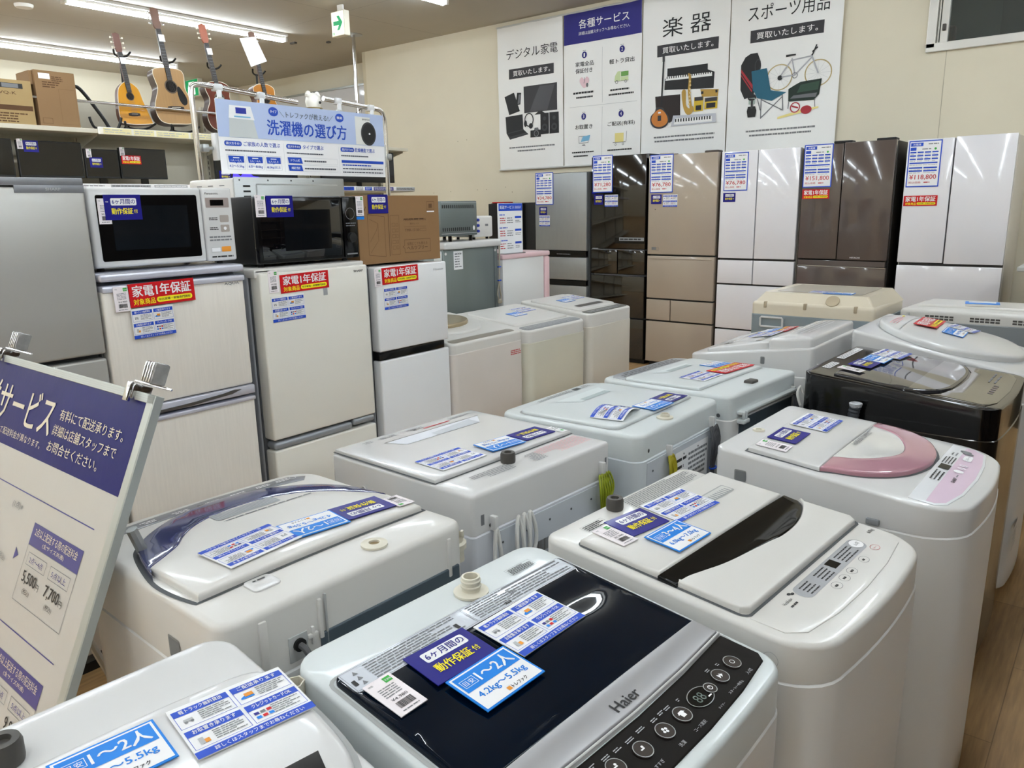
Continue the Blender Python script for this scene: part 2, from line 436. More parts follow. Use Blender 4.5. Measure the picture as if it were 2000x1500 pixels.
# ------------------------------------------------------------------ washing machines (local +x = front, origin on the floor)
def body_outline(w, d, rr, rf, bulge=0.0):
    p = [(d/2, -w/2+rf)]
    p = rrect(-d/2, d/2, -w/2, w/2, (rf, rr, rr, rf), 6)
    p = subdiv(p, 0.045)
    return [(x+(bulge*(1-(2*y/w)**2) if x > 0 else 0)*min(1, max(0, x/(d/2))), y) for x, y in p]
class Washer:
    def __init__(s, label, cx, cy, yaw, w, d, zr, zf, rr=.03, rf=.05, bulge=.0, dome=.0, zs=None, mb=white_paint, mt=white, edge=.012,
                 taper=.985, group='washing machines standing back to back in the middle rows', foot=.035, lip=1.007):
        s.root = thing('washing_machine', label, 'washing machine', (cx, cy, 0), yaw, group)
        s.w, s.d, s.zr, s.zf = w, d, zr, zf
        s.dome = dome; s.mt = mt; s.mb = mb
        zs = zs or zf-.11
        s.zs = zs
        out = body_outline(w, d, rr, rf, bulge)
        low = [(x*taper, y*taper) for x, y in out]
        G = Geo(); n = len(out)
        v = [(x*.97, y*.97, foot) for x, y in low]+[(x, y, foot+.012) for x, y in low]+[(x*lip, y*lip, zs-.004) for x, y in out]+[(x*(lip-.010), y*(lip-.010), zs-.0005) for x, y in out]
        G.add((v, ring_faces(0, n, n)+ring_faces(n, 2*n, n)+ring_faces(2*n, 3*n, n)+[tuple(reversed(range(n))), tuple(range(3*n, 4*n))]), mb, True)
        s.cabinet = G.obj('cabinet', s.root)
        G = Geo(); G.add(([(x*.985, y*.985, zs-.006) for x, y in out]+[(x*.985, y*.985, zs+.004) for x, y in out], ring_faces(0, n, n)), seam, True)
        G.add(slab(out, s.f, zs, edge, 4, .035), mt, True)
        s.cover = G.obj('top_cover', s.root)
        for sx in (-1, 1):
            for sy in (-1, 1):
                G = Geo(); G.add(lathe([(.016, 0), (.02, .004), (.02, foot+.006)], 14), black_matte, True, Matrix.Translation((sx*(d/2-.07), sy*(w/2-.07), 0)))
                G.obj('foot', s.root)
    def f(s, x, y):
        t = (x+s.d/2)/s.d
        return s.zr+(s.zf-s.zr)*t+s.dome*max(0, 1-(2*x/s.d)**2)*max(0, 1-(2*y/s.w)**2)
    def T(s, off=0.0, x0=0, y0=0, rot=0):
        """(u, v, h) with u to the reader's right (+y), v towards the back (-x), draped over the top"""
        c, sn = math.cos(math.radians(rot)), math.sin(math.radians(rot))
        def t(p):
            u, v = p[0]*c-p[1]*sn, p[0]*sn+p[1]*c
            x, y = x0-v, y0+u
            return (x, y, s.f(x, y)+off+p[2])
        return t
    def lid(s, name, outline, off=.008, th=.006, r=.004, m=None, extra=None, sp=.03, label=None, f=None):
        F = f or (lambda x, y: s.f(x, y)+off)
        G = Geo(); G.add(slab(outline, F, lambda x, y: s.f(x, y)-.002, r, 3, sp), m or s.mt, True)
        if extra: extra(G)
        return G.obj(name, s.root, None, label)
    def gap(s, outline, off=.0006, wd=.004, m=seam):
        """thin shadow line round a lid"""
        a = clean(subdiv(outline, .03)); b = inset(a, -wd); n = len(a)
        G = Geo(); G.add(([(x, y, s.f(x, y)+off) for x, y in a+b], ring_faces(0, n, n)), m)
        return G
    def patch(s, G, outline, off, m, sp=.03):
        P = clean(subdiv(outline, .03)); pts, tri = fill(P, sp)
        G.add(([(x, y, s.f(x, y)+off) for x, y in pts], tri), m, True)
    def card(s, kind, x, y, rot=0, w=None, h=None, var=None, off=.0095, lift=0.0):
        e = .02
        gx = (s.f(x+e, y)-s.f(x-e, y))/(2*e); gy = (s.f(x, y+e)-s.f(x, y-e))/(2*e)
        u = Vector((0, 1, gy)).normalized(); v = Vector((-1, 0, -gx)).normalized()
        M = frame((x, y, s.f(x, y)+off+lift), u, v)
        # re-orthogonalise v
        n = u.cross(v).normalized(); v = n.cross(u); m = Matrix((u, v, n)).transposed().to_4x4(); m.translation = M.translation
        put_card(kind, s.root, m @ Matrix.Rotation(math.radians(rot), 4, 'Z'), w, h, var)
    def inlet(s, x, y, m=ivory, r=.016, h=.028, cap=False, collar=True):
        G = Geo(); z = s.f(x, y)
        T = Matrix.Translation((x, y, z))
        if cap: G.add(lathe([(r*1.05, 0), (r*1.1, .004), (r*1.1, h*.8), (r*.98, h), (r*.55, h*1.0), (r*.5, h*.8)], 22), m, True, T)
        else:
            G.add(lathe([(r*1.9, 0), (r*1.9, .004), (r*1.0, .006), (r*1.0, h*.35), (r*1.12, h*.42), (r*1.12, h*.5), (r, h*.55), (r, h*.68), (r*1.1, h*.74), (r*1.1, h*.8), (r, h*.85), (r, h), (r*.78, h), (r*.74, h*.4)], 24), m, True, T)
            G.add(lathe([(r*.5, h*.3), (r*.74, h*.42)], 20), mat('brass thread', '#8d7b58', .4, metal=.6), True, T)
        G.obj('water_inlet', s.root, None, 'dark capped water inlet' if cap else 'open threaded water inlet')
    def side_hole(s, side, x, z, w=.03, h=.028, m=None, r=.004):
        """recess on a side face (side = -1 is local -y)"""
        y = side*(s.w/2+.0006); T = frame((x, y, z), (-side, 0, 0) if side > 0 else (1, 0, 0), (0, 0, 1))
        k = Ink(s_geo(), T, .0004); k.rect(-w/2, w/2, -h/2, h/2, mat('recess grey', '#8d8f8c', .6), 1, r); k.rect(-w/2+.003, w/2, -h/2, h/2-.003, m or mat('recess shade', '#77797a', .7), 2, r)
        k.G.obj('carry_slot', s.root)
    def back_panel(s, z0, z1, y0=None, y1=None, m=dark_slate, ribs=0, label=None):
        y0 = -s.w/2+.05 if y0 is None else y0; y1 = s.w/2-.05 if y1 is None else y1
        G = Geo(); xb = -s.d/2
        G.add(box(xb-.004, xb+.01, y0, y1, z0, z1, .002), m)
        for i in range(ribs):
            zz = z0+(z1-z0)*(i+.7)/(ribs+.4); G.add(box(xb-.007, xb-.002, y0+.03, y1-.03, zz-.008, zz+.008, .003), m, True)
        for i in range(5): G.add(lathe([(.003, 0), (.003, .001)], 10), seam, False, frame((xb-.0045, y0+.03+(y1-y0-.06)*i/4, z1-.03), (0, 1, 0), (0, 0, -1)) @ Matrix.Identity(4))
        G.obj('back_panel', s.root, None, label)
    def cord(s, y, z, m=cord_grey, loops=3, drop=.22, spread=.022, tie=True, name='power_cord', label=None, hook=True, r=.0035):
        G = Geo(); xb = -s.d/2-.012
        R = random.Random(int(abs(y*1000))+loops)
        for i in range(loops):
            a = (i-(loops-1)/2)/max(1, loops-1)*2*spread
            b = a*R.uniform(.2, .6)
            G.add(tube(spline([(xb-.004*i, y+a*.5-.006, z-drop), (xb-.005, y+b, z-drop*.6), (xb-.006-.003*i, y+a*1.3-.012, z-drop*.25), (xb-.002, y+a, z), (xb-.006-.003*i, y+a*1.3+.012, z-drop*.22), (xb-.004, y+b+.004, z-drop*.62), (xb-.004*i, y+a*.4+.006, z-drop)], 6, False), r, 7), m, True)
        if tie: G.add(tube([(xb-.005+.009*math.cos(t*PI/6), y+.016*math.sin(t*PI/6), z-drop*.62) for t in range(12)], .003, 6, True), royal, True)
        if hook: G.add(box(xb-.004, -s.d/2+.006, y-.006, y+.006, z-.005, z+.03, .002), white)
        G.obj(name, s.root, None, label)
def s_geo(): return Geo()
def print_block(k, x0, x1, y0, y1, rows, m=ink_grey, seed=1): k.greek(x0, x1, y0, y1, rows, m, 1, seed, .45, 2.0)

# ---- A: front-left corner machine with rounded lid --------------------------------------------------
a = Washer('white washing machine with rounded lid nearest the bottom left corner, grey capped inlet', -.735, .248, -4, .515, .53, .95, .905, rr=.045, rf=.06, dome=.006)
lidA = spline([(-.145, -.20), (-.15, 0), (-.148, .15), (-.138, .232), (-.10, .250), (0, .252), (.09, .234), (.16, .17), (.19, .06), (.195, -.06), (.16, -.17), (.09, -.232), (0, -.25), (-.10, -.248), (-.138, -.235)], 5)
a.gap(lidA, m=seam_light).obj('lid_gap', a.root)
def ex(G):
    a.patch(G, [(.035, -.12), (.05, .212), (.12, .19), (.16, .10), (.165, -.05), (.13, -.15)], .0125, black)
a.lid('lid', lidA, .012, r=.010, extra=ex)
G = Geo(); k = Ink(G, a.T(.0005), .0004)
a.patch(G, [(.205, -.2), (.205, .2), (.235, .16), (.245, 0), (.235, -.16)], .0004, grey_plastic); G.obj('control_panel', a.root)
a.inlet(-.19, -.042, dgrey, .019, .03, cap=True)
a.card('service', -.069, .182, -4, off=.014); a.card('size', -.088, .038, -3, off=.014)
G = Geo(); p = [(-.268, .14), (-.262, .17), (-.27, .205)]
G.add(lathe([(.014, -.10), (.015, -.05), (.021, -.045), (.021, -.02), (.017, -.015), (.017, .0)], 10, False), ivory, True, Matrix.Translation((-.115, .283, .90)) @ Matrix.Rotation(math.radians(5), 4, 'X') @ Matrix.Diagonal((.75, .75, 1, 1)))
G.add(lathe([(.017, 0), (.019, .018), (.016, .018), (.014, -.02)], 6, False), ivory, False, Matrix.Translation((-.115, .283, .90)) @ Matrix.Rotation(math.radians(5), 4, 'X') @ Matrix.Diagonal((.75, .75, 1, 1)))
G.obj('drain_hose', a.root, None, 'ivory hose end standing up beside the lid')

# ---- Haier -----------------------------------------------------------------------------------------
h = Washer('white washing machine with dark navy glass lid, silver band and black control panel', -.597, .795, -3.5, .522, .505, .93, .885, rr=.045, rf=.04, bulge=.012, dome=.004, mt=white_cool, edge=.008, zs=.818)
navyglass = mat('navy tinted glass', '#020d1c', .02, coat=0, spec=.32, var=.3, vscale=5)
silver = mat('silver satin lid', '#a9a9ab', .3, metal=.35, var=.02)
panelblk = mat('espresso panel', '#15110e', .5, spec=.15)
def wave(x, y):
    t = max(0, min(1, (x+.11)/.05))
    return h.f(x, y)+.008+t*(.0016*math.sin(x*34+y*8)+.0013*math.sin(y*19-x*15))
lidH = rrect(-.168, .107, -.243, .243, (.002, .012, .012, .002), 4)
def ex(G):
    k = Ink(G, lambda p: (-p[1], p[0], wave(-p[1], p[0])+.0006+p[2]), .0005)
    pts_, tri_ = fill(clean(subdiv(rrect(-.238, .236, .118, .166, .006, 3), .02)), .015)
    G.add(([(-q[1], q[0], wave(-q[1], q[0])+.0004) for q in pts_], tri_), mat('label strip', '#c7ccd4', .35, coat=.2), True)
    k.frame(-.236, -.010, .120, .164, .0006, ink_grey, 1); k.frame(-.008, .234, .120, .164, .0006, ink_grey, 1)
    for i in range(3):
        k.poly([(-.222, .150-.012*i), (-.214, .150-.012*i), (-.218, .158-.012*i)], ink_grey, 1)
    k.greek(-.20, -.03, .123, .162, 7, ink_grey, 1, 31, .42, 2.4); k.greek(0, .10, .123, .162, 7, ink_grey, 1, 32, .42, 2.4)
    k.rect(.085, .225, .158, .162, ink_grey, 1); k.greek(.085, .228, .123, .155, 5, ink_grey, 1, 33, .42, 2.4)
    k.rect(-.232, -.226, .130, .142, ink, 1); k.rect(.056, .070, .122, .128, ink, 1); k.rect(-.045, -.038, .128, .140, ink, 1)
G = Geo(); G.add(slab(lidH, wave, lambda x, y: h.f(x, y)-.002, .003, 2, .012), navyglass, True)
ex(G); G.obj('glass_lid', h.root, None, 'navy tinted glass lid with a grey instruction strip')
h.gap(rrect(-.170, .1725, -.246, .246, .012, 3), .0006, .003, seam_light).obj('lid_gap', h.root)
band = [(.107, -.243), (.150, -.243), (.155, -.12), (.158, 0), (.156, .12), (.148, .243), (.107, .243)]
def ex(G):
    k = Ink(G, h.T(.0098, .141, .004), .0004); k.text('Haier', -.027, .027, -.0085, .0085, ink, 1, .01)
h.lid('handle_band', subdiv(band, .03), .0092, m=silver, extra=ex, label='silver satin handle band with lettering', r=.002)
strip = [(.150, -.245), (.156, -.12), (.159, 0), (.157, .12), (.149, .245)]
G = Geo(); out = strip+[(x+.0035, y) for x, y in reversed(strip)]
G.add(slab(clean(out), lambda x, y: h.f(x, y)+.008, lambda x, y: h.f(x, y)-.001, .001, 1, .0), white, True); G.obj('chrome_strip', h.root, None, 'thin bright strip in front of the band')
pan = [(.154, -.243), (.162, -.12), (.165, 0), (.162, .12), (.153, .246), (.215, .247), (.228, .235), (.238, .15), (.243, .05), (.243, -.05), (.236, -.15), (.226, -.235), (.213, -.245)]
def ex(G):
    k = Ink(G, h.T(.0033, 0, 0), .0004)
    k.disc(.092, -.204, .024, .0155, black, 2); k.ringd(.092, -.204, .025, .0012, steel, 2, 32, .0165)
    seg = mat('lcd segment', '#5d6a63', .4)
    k.text('88', .079, .098, -.212, -.197, seg, 3, .0)
    k.rect(.100, .108, -.213, -.211, paper, 3)
    T5 = (('入/切', .182, .206, -.2255), ('スタート/一時停止', .128, .168, -.2285), ('タイマー', .090, .106, -.233), ('コース選択', .028, .056, -.2315), ('洗濯', -.012, .006, -.2315), ('すすぎ', -.062, -.044, -.229))
    for t, y0, y1, v in T5: k.text(t, y0, y1, v-.003, v+.003, ink_lgrey, 1, .0, True)
    for y0, y1, v, q in ((.17, .176, -.186, 1), (.145, .154, -.183, 2), (.06, .066, -.186, 3), (.018, .030, -.183, 3), (.032, .044, -.184, 2), (.0, .012, -.184, 5), (-.03, -.014, -.181, 7), (-.055, -.04, -.182, 8), (-.078, -.064, -.180, 9), (-.10, -.086, -.178, 4), (-.125, -.11, -.175, 6)):
        k.greek(y0, y1, v-.003, v+.003, 2, ink_lgrey, 1, q, .45, 2)
hp_ = h.lid('control_panel', subdiv(pan, .025), .0028, m=panelblk, extra=ex, label='dark brown control panel with round buttons and oval display', r=.0015)
P = [(.199, .194), (.202, .152), (.205, .117), (.205, .042), (.205, -.001), (.203, -.049), (.196, -.097), (.190, -.15)]
for i, (x, y) in enumerate(P):
    G = Geo(); k = Ink(G, h.T(.0033, 0, 0), .0004); rr_ = .0135 if i != 2 else .010
    v_ = [(y+q*rr_*math.cos(t*PI/12), -x+q*rr_*math.sin(t*PI/12), z_) for q, z_ in ((1, 0), (1, .0012), (.93, .0018)) for t in range(24)]
    G.add((v_, ring_faces(0, 24, 24)+ring_faces(24, 48, 24)+[tuple(range(48, 72))]), mat('button face', '#3a3431', .25, coat=.4), False, h.T(.0033))
    k.disc(y, -x, rr_, rr_, mat('button face', '#3a3431', .25, coat=.4), 4); k.ringd(y, -x, rr_, .0012, steel, 5)
    if i == 0: k.ringd(y, -x, .004, .0008, paper, 5)
    elif i == 1: k.poly([(y-.005, -x-.004), (y-.005, -x+.004), (y, -x)], paper, 5); k.poly([(y, -x-.004), (y, -x+.004), (y+.005, -x)], paper, 5)
    elif i == 2: k.ringd(y, -x, .004, .001, paper, 6); k.rect(y-.0004, y+.0004, -x, -x+.003, paper, 6)
    elif i == 3: k.poly([(y-.004, -x-.005), (y+.004, -x-.005), (y+.004, -x+.001), (y+.007, -x+.001), (y+.004, -x+.005), (y-.004, -x+.005), (y-.007, -x+.001), (y-.004, -x+.001)], paper, 5)
    elif i == 4:
        for q in range(4): k.disc(y+.0032*math.cos(q*PI/2+.4), -x+.0032*math.sin(q*PI/2+.4), .0022, .0022, paper, 5, 8)
    else: k.rect(y-.004, y+.003, -x-.001, -x+.001, paper, 5); k.disc(y+.002, -x+.003, .002, .002, paper, 5, 8)
    G.obj('button', hp_)
h.inlet(-.198, .052, ivory, .0155, .03)
G = Geo(); k = Ink(G, h.T(.0005, -.195, .175), .0004); k.frame(-.034, .03, -.010, .012, .0005, ink_grey, 1); k.greek(-.03, .027, -.008, .010, 5, ink, 1, 12, .5, 1.6); G.obj('rating_label', h.root)
h.card('tag', -.080, -.207, 1, off=.0105); h.card('warranty', -.087, -.099, -2, off=.0105); h.card('size', -.007, -.090, 0, off=.0125); h.card('service', -.062, .045, 1, off=.0105)

# ---- centre machine: white lid with black crescent ---------------------------------------------------
c = Washer('white washing machine with black crescent handle and grey pill-shaped display panel', -.55, 1.37, -4, .535, .545, .92, .882, rr=.03, rf=.075, bulge=.02, dome=.0, mt=white_warm, edge=.009, zs=.815)
lc = rrect(-.197, .146, -.243, .258, (.014, .01, .01, .014), 4)
crescent = spline([(-.020, -.249), (-.019, 0), (-.018, .150), (-.016, .262)], 6, False)
arc = spline([(.018, .264), (.036, .243), (.058, .18), (.068, .121), (.069, .06), (.062, .016), (.045, -.113), (.030, -.175), (.020, -.215), (.018, -.249)], 5, False)
cres = crescent+arc
gloss = mat('black piano plastic', '#060708', .06, var=.2, spec=.35)
rear = [(-.197, -.243), (-.0195, -.243), (-.0195, .258), (-.197, .258)]
c.gap(lc, .0006, .0035).obj('lid_gap', c.root)
def ex(G):
    k = Ink(G, c.T(.0135), .0004)
    k.rect(.10, .20, .102, .136, seam_light, 1, .006); k.rect(.104, .196, .106, .132, mat('recess floor', '#cfcfca', .4), 2, .004)
    for i in range(8): k.rect(.112+i*.010, .116+i*.010, .104, .122, grey_plastic, 3)
c.lid('lid', subdiv(rear, .04), .013, m=white_warm, r=.006, extra=ex)
frontlid = [(x, y) for x, y in arc]+[(.018, -.243), (.146, -.229), (.146, .244)]
frontlid = arc[:-1]+[(.019, -.243), (.132, -.243), (.146, -.230), (.146, .244), (.132, .258), (.03, .258)]
c.lid('lid_front', clean(subdiv(frontlid, .03)), .013, m=white_warm, r=.004)
c.lid('crescent_handle', clean(cres), .0125, m=gloss, r=.004, label='glossy black crescent-shaped handle', sp=.015,
      f=lambda x, y: c.f(x, y)+.0125-.006*max(0, 1-((x-.022)/.045)**2))
def ex(G):
    k = Ink(G, c.T(.0018), .0004)
    k.rect(-.118, .170, -.200, -.163, mat('pill grey', '#a5a7aa', .35), 1, .017)
    k.disc(.152, -.181, .018, .0145, paper, 2); k.ringd(.152, -.181, .018, .0009, ink_grey, 3, 28, .0145); k.text('入/切', .143, .161, -.185, -.177, ink, 3)
    k.rect(.022, .050, -.190, -.168, black, 2)
    for y0, y1, v0, v1, q in ((.062, .13, -.197, -.168, 3), (-.035, .012, -.197, -.168, 4), (-.098, -.06, -.197, -.168, 6)): k.greek(y0, y1, v0, v1, 4, ink, 2, q, .38, 1.4)
    k.ringd(.166, -.212, .013, .0008, redtxt, 1, 24, .009); k.text('スタート', .157, .175, -.214, -.210, redtxt, 1)
    for y in (.099, .037, .001, -.036): k.ringd(y, -.214, .0135, .0007, ink_grey, 1, 24, .0095); k.greek(y-.006, y+.006, -.217, -.211, 1, ink, 1, int(y*1000), .7, 1)
    k.text('6.0kg', .222, .246, -.186, -.176, ink, 1, .0); k.text('HerbRelax', -.168, -.138, -.178, -.172, ink, 1); k.disc(-.128, -.166, .005, .003, ink, 1, 12); k.disc(-.122, -.170, .005, .003, ink, 1, 12); k.greek(-.165, -.14, -.190, -.184, 1, ink, 1, 3, .6, 2)
pan = [(.152, -.245), (.152, .255), (.21, .252), (.238, .225), (.25, .12), (.254, 0), (.25, -.12), (.236, -.215), (.21, -.243)]
c.lid('control_panel', clean(subdiv(pan, .03)), .0016, m=white_warm, extra=ex, r=.001, label='white control panel with grey pill-shaped display area')
c.inlet(-.246, -.06, dgrey, .017, .026, cap=True)
G = Geo(); k = Ink(G, c.T(.0005), .0004)
k.greek(-.02, .24, .212, .262, 9, ink_grey, 1, 44, .42, 2.2); k.frame(-.024, .246, .208, .266, .0005, ink_lgrey, 1)
k.frame(-.19, -.12, .215, .240, .0005, ink_grey, 1); k.greek(-.186, -.124, .217, .238, 4, ink, 1, 45, .5, 2); G.obj('printed_label', c.root)
c.card('service', -.143, .033, -3, off=.0145); c.card('warranty', -.160, -.105, -6, off=.0145); c.card('tag', -.156, -.187, -3, off=.0145); c.card('size', -.069, -.100, -1, var='b', off=.0165)
c.side_hole(-1, -.115, .862, .014, .034)
G = Geo(); Ink(G, frame((.20, -c.w/2-.0006, .848), (1, 0, 0), (0, 0, 1)), .0004).ringd(0, 0, .013, .0008, seam_light, 1); G.obj('side_plug', c.root)

# ---- pink ---------------------------------------------------------------------------------------------
p_ = Washer('white washing machine with pink crescent window on its lid and pink control panel', -.51, 2.085, -1, .535, .57, .93, .878, rr=.03, rf=.09, bulge=.028, dome=.008, zs=.812, edge=.008)
pw = mat('translucent pink window', '#b58592', .12, coat=.6, var=.05)
lilac = mat('lilac pink panel', '#d8c0d2', .35, coat=.2)
outl = spline([(-.022, -.238), (.001, -.226), (.072, -.196), (.137, -.125), (.170, -.02), (.170, .08), (.137, .175), (.086, .232), (.03, .252), (-.022, .252)], 5, False)
innl = spline([(-.022, .205), (.045, .172), (.088, .092), (.101, .017), (.082, -.045), (.038, -.108), (-.022, -.150)], 5, False)
lidrear = [(-.205, -.236), (-.023, -.240), (-.023, .254), (-.205, .230)]
full = [(-.207, -.238)]+outl+[(-.207, .232)]
p_.gap(clean(full), .0006, .0035).obj('lid_gap', p_.root)
def dm(x, y): return p_.f(x, y)+.011
p_.lid('lid', clean(subdiv(lidrear, .04)), .011, r=.003)
p_.lid('pink_window', clean(outl+innl), .012, m=pw, r=.004, sp=.015, label='pink crescent window in the lid')
def ex(G):
    k = Ink(G, p_.T(.0125-.001), .0004); k.text('HOLELESS COMPACT', -.025, .125, .0, .013, ink_grey, 2, .03)
p_.lid('lid_centre', clean([(-.022, -.149)]+list(reversed(innl))[1:-1]+[(-.022, .204)]), .0105, m=mat('smoky white lid', '#dcdcd9', .08, coat=.6), r=.002, sp=.02, extra=ex)
pan = [(.178, -.244), (.178, .246), (.235, .243), (.262, .215), (.274, .12), (.278, 0), (.272, -.13), (.255, -.222), (.232, -.246)]
def ex(G):
    p_.patch(G, [(.213, -.236), (.213, .24), (.232, .238), (.256, .212), (.268, .12), (.272, 0), (.266, -.13), (.25, -.216), (.230, -.236)], .002, lilac)
    k = Ink(G, p_.T(.0024), .0004)
    k.rect(.005, .045, -.212, -.188, black, 2)
    k.greek(.055, .12, -.212, -.184, 4, ink, 2, 5, .4, 1.5); k.greek(-.09, -.01, -.212, -.186, 3, ink, 2, 6, .4, 1.6); k.greek(.14, .17, -.208, -.19, 2, ink_grey, 2, 7, .4, 2)
    k.rect(.115, .165, -.242, -.222, paper, 2, .009); k.text('スタート', .12, .16, -.236, -.228, ink_grey, 3)
    for y in (.07, .045): k.rect(y-.009, y+.009, -.244, -.224, mat('pale lilac key', '#eadde8', .4), 2, .008); k.rect(y-.001, y+.001, -.24, -.229, ink_grey, 3)
    k.rect(.005, .026, -.244, -.222, paper, 2, .009)
    k.disc(.195, -.218, .010, .014, ink_grey, 2, 10); k.disc(.180, -.226, .010, .013, ink_grey, 2, 10)
    k.text('SHARP', -.075, -.038, -.240, -.232, ink, 2, .03); k.greek(-.03, -.01, -.239, -.234, 1, ink_grey, 2, 8, .6, 2)
p_.lid('control_panel', clean(subdiv(pan, .03)), .0018, m=mat('pale grey panel', '#dfe1e4', .3, coat=.2), extra=ex, r=.001, label='pale grey and lilac control panel')
p_.card('service', -.142, .09, 0, off=.013); p_.card('warranty', -.157, -.083, 0, off=.013); p_.card('tag', -.157, -.186, 1, off=.013, w=.05)
G = Geo(); G.add(lathe([(.017, 0), (.016, .004), (.008, .004), (.008, .001)], 20), ivory, True, Matrix.Translation((-.25, -.06, p_.f(-.25, -.06)))); G.obj('water_inlet', p_.root)
p_.side_hole(-1, -.21, .865, .032, .03)
G = Geo(); G.add(box(.10, .13, -.275, -.266, .815, .83, .003), grey_plastic, True); G.obj('side_latch', p_.root)
G = Geo(); G.add(box(.283, .2845, -.03, .02, .72, .735, .0005), grey_plastic); G.obj('maker_badge', p_.root)

# ---- black --------------------------------------------------------------------------------------------
b = Washer('large black washing machine with smoked glass lid behind the pink-lidded one', -.545, 2.91, -1, .60, .575, .985, .932, rr=.03, rf=.05, bulge=.014, dome=.004, zs=.835, mt=mat('black gloss top', '#080809', .16, coat=.5), mb=mat('black champagne steel', '#2b2620', .2, metal=.6, coat=.4), edge=.006)
smoked = mat('smoked grey glass', '#333336', .03, coat=.5)
farc = [(.02, -.272), (.07, -.262), (.112, -.225), (.134, -.15), (.142, -.05), (.142, .06), (.132, .16), (.108, .232), (.07, .262), (.02, .272)]
ltop = clean([(-.195, -.270), (-.05, -.273)]+spline(farc, 4, False)+[(-.05, .273), (-.195, .270)])
def wb(x, y): return b.f(x, y)+.007+.0010*math.sin(y*26+x*14)*max(0, min(1, (x+.16)/.06))
G = Geo(); G.add(slab(subdiv(ltop, .03), wb, lambda x, y: b.f(x, y)-.002, .003, 2, .013), smoked, True)
pts_, tri_ = fill(clean(subdiv([(.035, -.262)]+spline([(.07, -.25), (.105, -.215), (.126, -.14), (.133, -.05), (.133, .06), (.124, .15), (.10, .222), (.07, .25)], 3, False)+[(.035, .262)], .03)), .015)
G.add(([(x, y, wb(x, y)+.0005) for x, y in pts_], tri_), mat('deep black handle glass', '#050506', .04, coat=1.0), True)
G.obj('glass_lid', b.root, None, 'smoked grey glass lid with black handle crescent')
def ex(G):
    k = Ink(G, b.T(.003), .0004)
    for y in (.02, -.01, -.04, -.07, -.10): k.rect(y-.004, y+.004, -.245, -.23, mat('violet key print', '#5d5366', .5), 2)
    k.greek(.06, .22, -.235, -.20, 2, ink_grey, 2, 4, .3, 3)
b.lid('control_panel', clean(subdiv([(.148, -.06), (.149, .06), (.139, .165), (.114, .24), (.10, .272), (.25, .272), (.272, .2), (.28, 0), (.272, -.2), (.25, -.272), (.10, -.272), (.118, -.24), (.140, -.16)], .03)), .0025, m=mat('bronze smoked panel', '#4a4436', .12, coat=.8), extra=ex, r=.001, label='bronze tinted control panel')
b.card('service', -.128, .185, -3, off=.0115); b.card('size', -.143, .045, -1, off=.0115, var='b'); b.card('warranty', -.155, -.070, -2, off=.0115); b.card('tag', -.165, -.185, -8, off=.0115)
G = Geo(); k = Ink(G, b.T(.0006), .0004); k.rect(.0, .24, .245, .272, paper, 1, .003); k.greek(.01, .23, .248, .27, 3, ink_grey, 2, 3, .4, 3); k.rect(-.19, -.08, .235, .262, paper, 1, .003); k.greek(-.185, -.085, .237, .26, 3, ink_grey, 2, 4, .4, 3); G.obj('printed_label', b.root)
G = Geo()
hp = spline([(-.09, -.35, .72), (-.10, -.34, .80), (-.105, -.335, .86), (-.10, -.335, .90)], 7, False)
G.add(tube(hp, [.0165+.0022*(i % 2) for i in range(len(hp))], 12), mat('dark corrugated hose', '#3b3e43', .5), True)
G.add(lathe([(.018, 0), (.021, .012), (.017, .014), (.013, .006)], 9, False), mat('translucent hose tip', '#b9bcc0', .3), False, Matrix.Translation((-.10, -.335, .895))); G.obj('drain_hose', b.root, None, 'dark corrugated drain hose with pale tip')
G = Geo(); G.add(tube(spline([(-.295, -.285, .86), (-.305, -.29, .90), (-.30, -.28, .925), (-.29, -.275, .90)], 5, False), .005, 8), cord_white, True); G.obj('inlet_hose', b.root, None, 'white hose loop')

# ---- H: white with big sloping oval lid ---------------------------------------------------------------
H = Washer('white washing machine with large sloping oval lid and red card, behind the black one', -.565, 3.615, 0, .60, .63, 1.03, .905, rr=.03, rf=.07, bulge=.02, dome=.012, zs=.80)
def hf(x, y): return H.f(x, y)+.020+.020*max(0, 1-((x+.02)/.30)**2)*max(0, 1-(y/.29)**2)
lo = clean(ell(.0, 0, .272, .275, 48))
G = Geo(); G.add(slab(lo, hf, lambda x, y: H.f(x, y)-.002, .010, 3, .02), white, True)
k = Ink(G, lambda p: (-p[1], p[0], hf(-p[1], p[0])+.001+p[2]), .0004)
k.line([(-.20+.4*i/14, .155) for i in range(15)], .004, seam_light, 1)
k.greek(-.12, .06, .18, .215, 3, mat('pale red ink', '#d98f8f', .5), 1, 5, .3, 2); k.rect(.08, .11, .20, .21, yellow, 1)
G.obj('lid', H.root)
H.gap(lo, .0006, .004, seam_light).obj('lid_gap', H.root)
def put_h(kind, x, y, rot, w=None, h_=None):
    e = .02; gx = (hf(x+e, y)-hf(x-e, y))/(2*e); gy = (hf(x, y+e)-hf(x, y-e))/(2*e)
    u = Vector((0, 1, gy)).normalized(); n = Vector((-gx, -gy, 1)).normalized(); v = n.cross(u); M = Matrix((u, v, n)).transposed().to_4x4(); M.translation = (x, y, hf(x, y)+.0025)
    put_card(kind, H.root, M @ Matrix.Rotation(math.radians(rot), 4, 'Z'), w, h_)
put_h('red', -.085, .02, 2, .24, .09); put_h('service', .035, .085, -2); put_h('size', .025, -.06, 0)
G = Geo(); k = Ink(G, H.T(.001), .0004); k.poly([(.03, -.285), (.036, -.285), (.033, -.279)], redtxt, 1); k.ringd(-.03, -.285, .008, .0008, ink_grey, 1); G.obj('control_marks', H.root)
